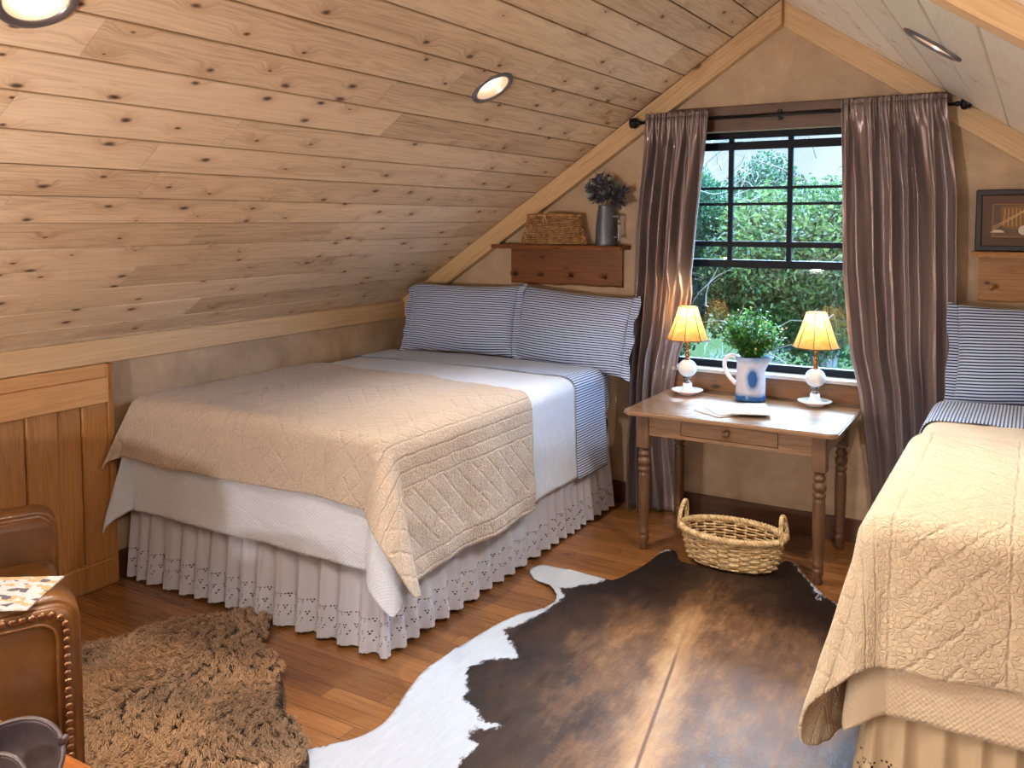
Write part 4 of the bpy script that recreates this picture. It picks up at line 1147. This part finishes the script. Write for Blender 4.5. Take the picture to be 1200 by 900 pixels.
for k in range(9): pg([(.045+k*.018, .05), (.048+k*.018, .05), (.052+k*.016, .135), (.049+k*.016, .135)], -.0055, bm)
obj('printed_rod', bm, M['ink_l'], pr)
bm = BM(); pg([(.02+.030*math.cos(a), .018+.014*math.sin(a)) for a in [PI*q/10 for q in range(11)]], -.0057, bm); obj('printed_fish', bm, M['ink_w'], pr); bm = BM(); pg([(.135+.026*math.cos(a), .03+.024*math.sin(a)) for a in [2*PI*q/20 for q in range(20)]], -.0057, bm); obj('printed_reel', bm, M['ink_w'], pr)

# ------------------------------------------------------------------ rugs
HIDE = [(-2.117, -1.256), (-2.096, -1.18), (-1.978, -1.173), (-1.796, -1.162), (-1.711, -1.171), (-1.668, -0.988), (-1.652, -0.837), (-1.631, -0.675), (-1.576, -0.67), (-1.497, -0.784), (-1.284, -0.759), (-1.102, -0.65), (-1.034, -0.495), (-0.885, -0.702), (-0.777, -0.849), (-0.628, -0.964), (-0.472, -1.214), (-0.389, -1.611), (-0.357, -2.058), (-0.388, -2.479), (-0.551, -2.759), (-0.781, -2.896), (-1.109, -2.947), (-1.474, -3.003), (-1.725, -3.088), (-1.968, -3.008), (-2.014, -2.93), (-1.91, -2.795), (-1.891, -2.684), (-1.939, -2.502), (-1.979, -2.288), (-1.967, -2.003), (-1.923, -1.765), (-1.847, -1.591), (-1.845, -1.497), (-1.936, -1.386), (-2.055, -1.34)]
BROWN = [(-1.722, -1.166), (-1.797, -1.257), (-1.892, -1.382), (-1.821, -1.45), (-1.831, -1.622), (-1.853, -1.752), (-1.9, -1.873), (-1.803, -1.965), (-1.722, -2.049), (-1.818, -2.106), (-1.863, -2.204), (-1.818, -2.289), (-1.766, -2.35), (-1.761, -2.402), (-1.663, -2.449), (-1.613, -2.488), (-1.535, -2.484), (-1.57, -2.528), (-1.616, -2.532), (-1.605, -2.596), (-1.546, -2.618), (-1.548, -2.716), (-1.498, -2.837), (-1.252, -3.07), (-0.909, -3.04), (-0.36, -2.645), (-0.217, -1.974), (-0.368, -1.152), (-0.628, -0.964), (-0.709, -0.913), (-0.814, -0.817), (-0.807, -0.888), (-0.885, -0.702), (-1.045, -0.449), (-1.579, -0.559), (-1.702, -0.906)]
SPINE = [(-1.322, -0.831), (-1.289, -1.133), (-1.237, -1.451), (-1.181, -1.758), (-1.114, -2.109), (-1.045, -2.468), (-1.004, -2.723), (-.97, -3.1)]
SHEEP = [(-3.267, -2.902), (-3.188, -2.752), (-3.134, -2.585), (-3.062, -2.465), (-2.987, -2.342), (-2.935, -2.291), (-2.813, -2.317), (-2.713, -2.442), (-2.693, -2.517), (-2.57, -2.552), (-2.359, -2.691), (-2.227, -2.813), (-2.094, -2.886), (-1.98, -2.957), (-1.91, -3.045), (-1.87, -3.186), (-2.005, -3.353), (-2.27, -3.468), (-2.493, -3.512), (-3.226, -3.061)]
def smooth_poly(P, n=4):
    out = []; N = len(P)
    for i in range(N):
        p0, p1, p2, p3 = (np.array(P[(i+k-1) % N]) for k in range(4))
        for q in range(n):
            u = q/n; out.append(.5*((2*p1)+(p2-p0)*u+(2*p0-5*p1+4*p2-p3)*u*u+(3*p1-p0-3*p2+p3)*u**3))
    return np.array(out)
def sdist(P, X, Y):
    """signed distance, positive inside"""
    d = np.full(X.shape, 1e9); ins = np.zeros(X.shape, bool); N = len(P)
    for i in range(N):
        a, b_ = P[i], P[(i+1) % N]; e = b_-a; L = e@e+1e-12
        t_ = np.clip(((X-a[0])*e[0]+(Y-a[1])*e[1])/L, 0, 1)
        d = np.minimum(d, np.hypot(X-a[0]-t_*e[0], Y-a[1]-t_*e[1]))
        c_ = ((a[1] > Y) != (b_[1] > Y)) & (X < (b_[0]-a[0])*(Y-a[1])/(b_[1]-a[1]+1e-15)+a[0]); ins ^= c_
    return np.where(ins, d, -d)
hp = smooth_poly(HIDE, 4); bp = np.array(BROWN)
st = .014
gx = np.arange(hp[:, 0].min()-.02, hp[:, 0].max()+.02, st); gy = np.arange(hp[:, 1].min()-.02, hp[:, 1].max()+.02, st)
GX, GY = np.meshgrid(gx, gy); SD = sdist(hp, GX, GY)
bm = BM(); lb = bm.verts.layers.float.new('brown'); ls = bm.verts.layers.float.new('spine')
V = {}
# pull rim vertices onto the outline so that the edge is smooth
grd = np.gradient(SD, st)
keep = SD > -st*.72
BX = GX.copy(); BY = GY.copy(); rim = keep & (SD < st*.45)
BX[rim] -= (SD*grd[1])[rim]; BY[rim] -= (SD*grd[0])[rim]
SB = sdist(bp, BX, BY)
spx = np.interp(-BY, [-p[1] for p in SPINE], [p[0] for p in SPINE])
for j in range(GX.shape[0]):
    for i in range(GX.shape[1]):
        if keep[j, i]:
            x, y = BX[j, i], BY[j, i]; e = max(0, 1-max(0, SD[j, i])/.07)
            z = .008+.012*e*(.5+nz(x*5, y*5))+.010*max(0, nz(x*2.2, y*2.2, 3))+.003*nz(x*9, y*9)
            v = bm.verts.new((x, y, max(.006, z))); v[lb] = float(SB[j, i]); v[ls] = float(x-spx[j, i]); V[(j, i)] = v
for (j, i) in list(V):
    q = [(j, i), (j, i+1), (j+1, i+1), (j+1, i)]
    if all(k in V for k in q): bm.faces.new([V[k] for k in q])
bmesh.ops.delete(bm, geom=[v for v in bm.verts if not v.link_faces], context='VERTS')
o = obj('cowhide_rug', bm, M['cowhide'], None, True); solid(o, .004, -1)
tag(o, 'brown and white cowhide rug lying between the two beds', 'rug')

# sheepskin
t = thing('sheepskin_rug', 'shaggy brown sheepskin rug on the floor beside the leather armchair', 'rug', (0, 0, 0))
sp_ = smooth_poly(SHEEP, 4); bm = BM()
a = [bm.verts.new((x, y, .004)) for x, y in sp_]; c = [bm.verts.new((x, y, .016)) for x, y in sp_]
bm.faces.new(a[::-1]); bm.faces.new(c)
for i in range(len(a)): bm.faces.new((a[i], a[(i+1) % len(a)], c[(i+1) % len(a)], c[i]))
bmesh.ops.recalc_face_normals(bm, faces=bm.faces)
obj('hide', bm, M['hide_base'], t)
rg = np.random.RandomState(4); N = 90000
xs = rg.uniform(sp_[:, 0].min(), sp_[:, 0].max(), N*2); ys = rg.uniform(sp_[:, 1].min(), sp_[:, 1].max(), N*2)
ok = sdist(sp_, xs, ys) > .004; xs, ys = xs[ok][:N], ys[ok][:N]; N = len(xs)
# locks: strands gather towards the nearest lock centre
lk = 3800; lx = rg.uniform(sp_[:, 0].min(), sp_[:, 0].max(), lk); ly = rg.uniform(sp_[:, 1].min(), sp_[:, 1].max(), lk)
idx = np.empty(N, int)
for s_ in range(0, N, 4000):
    dd = (xs[s_:s_+4000, None]-lx[None])**2+(ys[s_:s_+4000, None]-ly[None])**2; idx[s_:s_+4000] = dd.argmin(1)
ang_l = np.array([2.2*nz(x*2.2, y*2.2, 7)*2+rg.normal(0, .28)-1.3 for x, y in zip(lx, ly)])
dark_l = np.clip(np.array([.38+1.9*nz(x*2.6, y*2.6, 11)+rg.normal(0, .25) for x, y in zip(lx, ly)]), 0, 1)
gx_ = (lx[idx]-xs)*.34; gy_ = (ly[idx]-ys)*.34
tipx = xs+gx_+np.cos(ang_l[idx])*.048+rg.normal(0, .006, N); tipy = ys+gy_+np.sin(ang_l[idx])*.048+rg.normal(0, .006, N)
hgt = .026+.014*rg.rand(N)+.008*np.array([nz(x*30, y*30) for x, y in zip(xs, ys)])
wd = .0014+.0010*rg.rand(N); pa = rg.uniform(0, PI, N); wx, wy = np.cos(pa)*wd, np.sin(pa)*wd
lv = [(0, 0, 1.), (.28, .62, 1.), (.66, 1., .8), (1., .86, .0)]
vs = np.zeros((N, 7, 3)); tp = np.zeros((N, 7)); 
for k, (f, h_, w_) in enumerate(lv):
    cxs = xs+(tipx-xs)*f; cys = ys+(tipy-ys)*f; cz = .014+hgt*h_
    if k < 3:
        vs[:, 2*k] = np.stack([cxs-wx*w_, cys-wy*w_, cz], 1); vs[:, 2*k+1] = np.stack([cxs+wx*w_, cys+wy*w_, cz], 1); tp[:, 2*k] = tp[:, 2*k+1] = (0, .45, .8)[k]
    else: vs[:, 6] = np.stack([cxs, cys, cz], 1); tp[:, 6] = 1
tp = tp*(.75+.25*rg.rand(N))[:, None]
base = (np.arange(N)*7)[:, None]
loops = np.concatenate([base+np.array([0, 1, 3, 2]), base+np.array([2, 3, 5, 4]), base+np.array([4, 5, 6])], 1).ravel()
me = bpy.data.meshes.new('wool'); me.vertices.add(N*7); me.vertices.foreach_set('co', vs.ravel()); me.loops.add(N*11); me.loops.foreach_set('vertex_index', loops.astype(np.int32))
me.polygons.add(N*3); ls_ = (np.arange(N)*11)[:, None]+np.array([0, 4, 8]); me.polygons.foreach_set('loop_start', ls_.ravel().astype(np.int32))
me.polygons.foreach_set('loop_total', np.tile([4, 4, 3], N).astype(np.int32)); me.update(calc_edges=True); me.validate()
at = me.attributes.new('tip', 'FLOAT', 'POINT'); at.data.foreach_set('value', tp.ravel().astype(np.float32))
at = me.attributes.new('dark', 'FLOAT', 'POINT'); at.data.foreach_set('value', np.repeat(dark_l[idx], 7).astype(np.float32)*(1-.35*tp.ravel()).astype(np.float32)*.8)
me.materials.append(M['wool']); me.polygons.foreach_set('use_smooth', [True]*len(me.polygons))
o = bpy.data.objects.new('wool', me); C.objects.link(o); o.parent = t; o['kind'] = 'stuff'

# ------------------------------------------------------------------ armchair
fd = Vector((.47, .883, 0)).normalized(); ang = math.atan2(fd.y, fd.x); lfv = Vector((-fd.y, fd.x, 0))
W_, D_, HA = 1.02, .84, .672
c0 = Vector((-2.335, -3.50, 0)); loc = c0-fd*D_/2+lfv*W_/2
t = thing('armchair', 'tan leather armchair with brass nailhead trim at the lower left edge', 'armchair', loc, ang)
def arm_outline(r=.075, n=8, x0=-D_/2, x1=D_/2, z0=.03, z1=HA, dz=.02):
    p = [(x0, z0), (x1, z0)]
    for k in range(n+1):
        a = PI/2*k/n; p.append((x1-r+r*math.cos(a), z1-r-.0+r*math.sin(a)))
    p.append((x0, z1-dz)); return p
def arm(ysign):
    y_out = ysign*W_/2; y_in = ysign*(W_/2-.15); bm = BM(); pts = arm_outline(z1=HA)
    ya_, yb_ = sorted((y_out, y_in))
    a = [bm.verts.new((x, ya_, z)) for x, z in pts]; c_ = [bm.verts.new((x, yb_, z)) for x, z in pts]
    bm.faces.new(a); bm.faces.new(c_[::-1])
    for i in range(len(pts)): bm.faces.new((a[i], c_[i], c_[(i+1) % len(pts)], a[(i+1) % len(pts)]))
    bmesh.ops.recalc_face_normals(bm, faces=bm.faces)
    es = [e for e in bm.edges if len(e.link_faces) == 2 and any(len(f.verts) > 5 for f in e.link_faces)]
    bmesh.ops.bevel(bm, geom=es, offset=.022, segments=4, affect='EDGES')
    o = obj('arm', bm, M['leather'], t, True); o.data.polygons.foreach_set('use_smooth', [True]*len(o.data.polygons))
    return o
near_arm = arm(-1); far_arm = arm(1)
for arm_o, s in ((near_arm, -1), (far_arm, 1)):
    y = s*W_/2
    # piping round the recessed outer panel
    def inset(d):
        r = .05; x1, z1 = D_/2-d, HA-d
        p = [(-D_/2, z1-.02)]; q = [(x1-r+r*math.cos(PI/2*k/8), z1-r+r*math.sin(PI/2*k/8)) for k in range(8, -1, -1)]
        return p+q+[(x1, .05)]
    bm = BM(); tube(bm, [(x, y+s*.001, z) for x, z in inset(.062)], .0055, 8); obj('piping', bm, M['leather'], arm_o, True)
    pts = [Vector((x, y+s*.002, z)) for x, z in inset(.038)]; 
    L = [0]
    for a, b_ in zip(pts, pts[1:]): L.append(L[-1]+(b_-a).length)
    nails = []; s0 = .0; k = 0
    nb = BM(); bmesh.ops.create_uvsphere(nb, u_segments=12, v_segments=8, radius=.0115); 
    for v in nb.verts: v.co.y *= .55
    pos = []
    d_ = .35
    while d_ < L[-1]-.02:
        i = max(j for j in range(len(L)-1) if L[j] <= d_); pos.append(pts[i].lerp(pts[i+1], (d_-L[i])/(L[i+1]-L[i]))); d_ += .0245
    if s < 0:
        first = obj('nailhead', nb, M['nail'], arm_o, True, loc=pos[0])
        for p in pos[1:]:
            c_ = first.copy(); C.objects.link(c_); c_.parent = arm_o; c_.location = p
    else: nb.free()
bm = BM(); rounded_slab(bm, (-D_/2+.20, -W_/2+.152, .29), (D_/2-.01, W_/2-.152, .505), .05, 5); obj('seat_cushion', bm, M['leather'], t, True)
bm = BM(); box(bm, (-D_/2+.06, -W_/2+.16, .10), (D_/2-.02, W_/2-.16, .288), .015, seg=2); obj('seat_base', bm, M['leather'], t)
bm = BM(); rounded_slab(bm, (-D_/2-.10, -W_/2+.02, .10), (-D_/2+.19, W_/2-.02, .92), .08, 5); obj('backrest', bm, M['leather'], t, True)
for x in (-D_/2+.06, D_/2-.06):
    for y in (-W_/2+.06, W_/2-.06):
        bm = BM(); lathe(bm, [(.018, 0), (.026, .05), (.028, .1)], 16, (x, y, 0)); obj('leg', bm, M['tableZ'], t, True)
mp = c0-fd*.215+lfv*.14
magazine('open printed magazine lying across the arm of the leather armchair', (mp.x, mp.y, HA-.001), ang-R_(28), .30, .23, .004, M['cover_c'], tilt=(0, 0))

# coffee table and dark dish
t = thing('coffee_table', 'orange brown wooden coffee table, its corner in the lower left foreground', 'table', (-1.75, -4.25, 0))
bm = BM(); box(bm, (-.55, -.45, .46), (.55, .440, .50), .006, seg=2); obj('table_top', bm, M['ctable'], t)
bm = BM(); box(bm, (-.48, -.38, .38), (.48, .37, .459), .004); obj('apron', bm, M['ctable'], t)
for x in (-.47, .47):
    for y in (-.37, .36):
        bm = BM(); box(bm, (x-.035, y-.035, 0), (x+.035, y+.035, .459), .006); obj('leg', bm, M['ctable'], t)
def shell(label, loc, rot, a, b_, dep, seed):
    t = thing('iron_dish', label, 'dish', loc, 0, 'dark curled dishes on the coffee table'); t.rotation_euler = rot
    bm = BM()
    def fn(u, v):
        th = 2*PI*u; rr = v; k = 1+.10*math.cos(th)*v
        x = a*rr*math.cos(th)*k; y = b_*rr*math.sin(th)*k; z = -dep*(1-rr**2.4)+.004*math.sin(th*3)*v
        return Vector((x, y, z)), (u, v)
    grid(bm, fn, 60, 14); bmesh.ops.remove_doubles(bm, verts=bm.verts, dist=.0004)
    o = obj('bowl', bm, M['dish'], t, True); solid(o, .006, 0)
    bm = BM(); tube(bm, [(a*1.08*math.cos(q)*(1+.0), b_*1.0*math.sin(q)*(1+.1*math.cos(q)), .0+.004*math.sin(q*3)) for q in [2*PI*k/60 for k in range(60)]], .005, 8, True); obj('rim', bm, M['dish'], t, True)
    bm = BM(); tube(bm, [(a*1.06, 0, 0), (a*1.16, .002, .010), (a*1.20, .0, .022)], lambda q: .010-.004*q, 8); obj('tip', bm, M['dish'], t, True)
    return t
shell('larger dark metal dish with curled tip on the coffee table, beside the armchair', (-1.825, -4.03, .602), (R_(52), R_(-20), R_(48)), .13, .09, .06, 1)
shell('smaller dark metal dish with curled tip, in front of the larger one on coffee table', (-1.80, -4.085, .596), (R_(48), R_(-12), R_(46)), .095, .07, .05, 2)

# added, unseen floor lamps: brightness for the ceiling, orange glow at upper left
def added_torchiere(label, x, y, h, power, col):
    t = thing('added_floor_lamp', label, 'lamp', (x, y, 0))
    bm = BM(); lathe(bm, [(.14, 0), (.14, .012), (.05, .022), (.012, .04)], 32); obj('base', bm, M['iron'], t, True)
    bm = BM(); lathe(bm, [(.011, .03), (.011, h-.12), (.02, h-.11)], 16); obj('pole', bm, M['iron'], t, True)
    bm = BM(); lathe(bm, [(.02, h-.12), (.08, h-.10), (.13, h-.05), (.16, h), (.155, h), (.125, h-.045), (.075, h-.09), (.0001, h-.10)], 32); obj('lamp_shade', bm, M['iron'], t, True)
    bm = BM(); lathe(bm, [(.0001, h-.09), (.03, h-.07), (.03, h-.04), (.0001, h-.02)], 16); obj('bulb', bm, M['bulb'], t, True)
    ld = bpy.data.lights.new('glow', 'POINT'); ld.energy = power; ld.color = col; ld.shadow_soft_size = .06
    lo = bpy.data.objects.new('bulb_glow', ld); C.objects.link(lo); lo.parent = t; lo.location = (0, 0, h+.02)
added_torchiere('added black floor lamp with upward bowl behind the viewpoint, near the added front window', -2.3, -5.9, 1.15, 275, (1, .93, .86))
added_torchiere('added black floor lamp with upward bowl, out of view at the left by the knee wall', -3.05, -4.75, 1.25, 22, (1, .66, .34))

# ------------------------------------------------------------------ outside
bm = BM(); box(bm, (-60, .5, -3.2), (50, 90, -3.0)); tag(struct('ground', bm, M['grass']), None, None)
def leaf_mesh(name, N, seed, rad, hz, mat, lsz):
    rg = np.random.RandomState(seed)
    # blobs of foliage make an irregular crown
    nb = 26; bc = rg.normal(0, 1, (nb, 3)); bc /= np.linalg.norm(bc, axis=1)[:, None]; bc *= (rg.rand(nb, 1)**.5)*np.array([rad*.75, rad*.75, hz*.8]); br = rg.uniform(.22, .42, nb)*rad
    k = rg.randint(0, nb, N); d = rg.normal(0, 1, (N, 3)); d /= np.linalg.norm(d, axis=1)[:, None]
    p = bc[k]+d*br[k][:, None]*(rg.rand(N, 1)**.35)
    u = rg.normal(0, 1, (N, 3)); u /= np.linalg.norm(u, axis=1)[:, None]; w = np.cross(u, rg.normal(0, 1, (N, 3))); w /= np.linalg.norm(w, axis=1)[:, None]
    s = (lsz*rg.uniform(.6, 1.4, N))[:, None]
    vs = np.stack([p-u*s, p+w*s*.5, p+u*s, p-w*s*.5], 1)
    me = bpy.data.meshes.new(name); me.vertices.add(N*4); me.vertices.foreach_set('co', vs.ravel()); me.loops.add(N*4); me.loops.foreach_set('vertex_index', np.arange(N*4, dtype=np.int32))
    me.polygons.add(N); me.polygons.foreach_set('loop_start', (np.arange(N)*4).astype(np.int32)); me.polygons.foreach_set('loop_total', np.full(N, 4, np.int32)); me.update(calc_edges=True)
    at = me.attributes.new('rnd', 'FLOAT', 'FACE'); at.data.foreach_set('value', np.clip(rg.normal(.5, .22, N)+.2*rg.rand(nb)[k]-.1, 0, 1).astype(np.float32))
    me.materials.append(mat); return me, bc
def branch_mesh(bm, bc, trunk_h, r, seed, rad):
    rr = random.Random(seed)
    tube(bm, [(0, 0, -trunk_h), (.1, .05, -trunk_h*.5), (0, 0, 0), (.05, 0, rad*.5)], lambda q: .16*(1-.6*q), 8)
    for c_ in bc:
        e = Vector(c_); s = Vector((rr.uniform(-.1, .1), rr.uniform(-.1, .1), rr.uniform(-trunk_h*.5, .2)))
        m_ = s.lerp(e, .5)+Vector((rr.uniform(-.3, .3), rr.uniform(-.3, .3), rr.uniform(-.2, .3))); tube(bm, [s, s.lerp(m_, .5), m_, m_.lerp(e, .5)+Vector((rr.uniform(-.15, .15),)*3), e], lambda q: .05*(1-.8*q), 5)
def twig_mesh(bm, n, rad, hz, seed):
    rr = random.Random(seed)
    for k in range(n):
        th = rr.uniform(0, 2*PI); z = rr.uniform(-1, 1)*hz; R0 = rad*rr.uniform(.5, 1.)
        p = Vector((math.cos(th)*R0, math.sin(th)*R0, z)); d = Vector((rr.gauss(0, 1), rr.gauss(0, 1), rr.gauss(.1, .8))).normalized(); pts = [p]
        for q in range(7):
            d = (d+Vector((rr.gauss(0, .4), rr.gauss(0, .4), rr.gauss(0, .4)))).normalized(); pts.append(pts[-1]+d*rr.uniform(.08, .2))
        tube(bm, pts, lambda q: .009*(1-.8*q), 4)
protos = []
for i, (rad, hz, mt, ls_) in enumerate([(1.5, 1.6, 'tree_leaf', .030), (1.8, 1.3, 'tree_leaf2', .034), (1.3, 1.9, 'tree_leaf', .027)]):
    me, bc = leaf_mesh('foliage', 60000, 10+i, rad, hz, M[mt], ls_)
    bt = BM(); branch_mesh(bt, bc, 3.2, 1, i, rad); mt_ = bpy.data.meshes.new('trunk'); bt.to_mesh(mt_); bt.free(); mt_.materials.append(M['bark'])
    tw = BM(); twig_mesh(tw, 90, rad*1.0, hz, i); mw = bpy.data.meshes.new('twig'); tw.to_mesh(mw); tw.free(); mw.materials.append(M['twig'])
    protos.append((me, mt_, mw))
def tree(x, y, z, s, kind, label):
    t = thing('tree', label, 'tree', (x, y, z), rnd.uniform(0, 6), 'trees outside the window'); t.scale = (s, s, s)
    me, tr_, tw_ = protos[kind]
    for nm, m_ in (('foliage', me), ('trunk', tr_), ('dead_twigs', tw_)):
        o = bpy.data.objects.new(nm, m_); C.objects.link(o); o.parent = t
    return t
TREES = [(-4.9, 7.6, 1.0, 1.1, 0, 'juniper tree seen through the left panes of the window'), (-2.5, 7.6, .95, 1.1, 1, 'leafy tree behind the blue pitcher in the window'), (.1, 6.8, 3.2, 1.5, 2, 'taller juniper filling the right panes of the window, with sky gaps'),
         (-3.2, 4.2, -1.0, .85, 0, 'low bush with pale twigs just outside the window, behind the left lamp'), (-1.5, 4.0, -1.35, .8, 1, 'low bush with pale twigs just outside the window, behind the pitcher'), (.2, 3.6, -1.3, .8, 2, 'low bush with pale twigs outside the window, behind the right lamp'),
         (-8.6, 12.5, 1.2, 1.6, 1, 'distant tree at the left side of the view outside'), (-4.9, 12.8, 1.1, 1.5, 2, 'distant tree in the middle of the view outside, below the sky'), (-1., 12.5, 1.8, 1.5, 0, 'distant tree toward the right of the view outside')]
for a in TREES: tree(*a)

# ------------------------------------------------------------------ light
w = bpy.data.worlds.new('sky'); bpy.context.scene.world = w; w.use_nodes = True; nt = w.node_tree; nt.nodes.clear()
out = nt.nodes.new('ShaderNodeOutputWorld'); bg = nt.nodes.new('ShaderNodeBackground'); tc = nt.nodes.new('ShaderNodeTexCoord')
sp = nt.nodes.new('ShaderNodeSeparateXYZ'); nt.links.new(tc.outputs['Generated'], sp.inputs[0])
cr = nt.nodes.new('ShaderNodeValToRGB'); nt.links.new(sp.outputs[2], cr.inputs[0])
el = cr.color_ramp.elements; el[0].position = 0.; el[0].color = (.60, .74, 1, 1); el[1].position = .6; el[1].color = (.36, .56, 1, 1)
no = nt.nodes.new('ShaderNodeTexNoise'); no.inputs['Scale'].default_value = 4; no.inputs['Detail'].default_value = 6; nt.links.new(tc.outputs['Generated'], no.inputs['Vector'])
mr = nt.nodes.new('ShaderNodeMapRange'); mr.inputs[1].default_value = .45; mr.inputs[2].default_value = .65; nt.links.new(no.outputs[0], mr.inputs[0])
mx = nt.nodes.new('ShaderNodeMix'); mx.data_type = 'RGBA'; nt.links.new(mr.outputs[0], mx.inputs[0]); nt.links.new(cr.outputs[0], mx.inputs[6]); mx.inputs[7].default_value = (.92, .95, 1, 1)
nt.links.new(mx.outputs[2], bg.inputs[0]); bg.inputs[1].default_value = 1.0; nt.links.new(bg.outputs[0], out.inputs[0])
def portal(loc, rot, sx, sy):
    ld = bpy.data.lights.new('portal', 'AREA'); ld.shape = 'RECTANGLE'; ld.size = sx; ld.size_y = sy; ld.cycles.is_portal = True
    o = bpy.data.objects.new('daylight_portal', ld); C.objects.link(o); o.location = loc; o.rotation_euler = rot
portal((-1.22, .15, 1.57), (R_(-90), 0, 0), 1.34, 1.4)
portal((-1.25, YF-.15, 1.25), (R_(90), 0, 0), 1.7, 1.9)
def sun(dirv, s, col, angle):
    ld = bpy.data.lights.new('sun', 'SUN'); ld.energy = s; ld.color = col; ld.angle = R_(angle)
    o = bpy.data.objects.new('sky_glow_sun', ld); C.objects.link(o); o.rotation_euler = Vector(dirv).to_track_quat('-Z', 'Y').to_euler()
sun((-1.1, -.62, -.62), 58., (.22, .53, 1), 45)
sun((1.1, -.62, -.62), 50., (.36, .64, 1), 45)
sun((.0, -.85, -.85), 50., (.5, .72, 1), 50)
sun((.15, .8, -.58), 3.0, (.95, .97, 1), 50)  # fill daylight through the added front window

# ------------------------------------------------------------------ camera
cd = bpy.data.cameras.new('camera'); cam = bpy.data.objects.new('camera', cd); C.objects.link(cam)
cam.location = (0, -4.99, 1.75); cam.rotation_euler = (R_(90-3.6), 0, R_(30.8))
cd.sensor_width = 36; cd.lens = 36*1033/1200; cd.shift_x = 0; cd.shift_y = -(450-323)/1200; cd.clip_start = .05
sc = bpy.context.scene; sc.camera = cam
vs_ = sc.view_settings; vs_.view_transform = 'Standard'; vs_.look = 'None'; vs_.gamma = 1; vs_.use_curve_mapping = False; vs_.exposure = .42
sc.cycles.max_bounces = 8; sc.cycles.diffuse_bounces = 5; sc.cycles.transparent_max_bounces = 12; sc.cycles.sample_clamp_indirect = 6
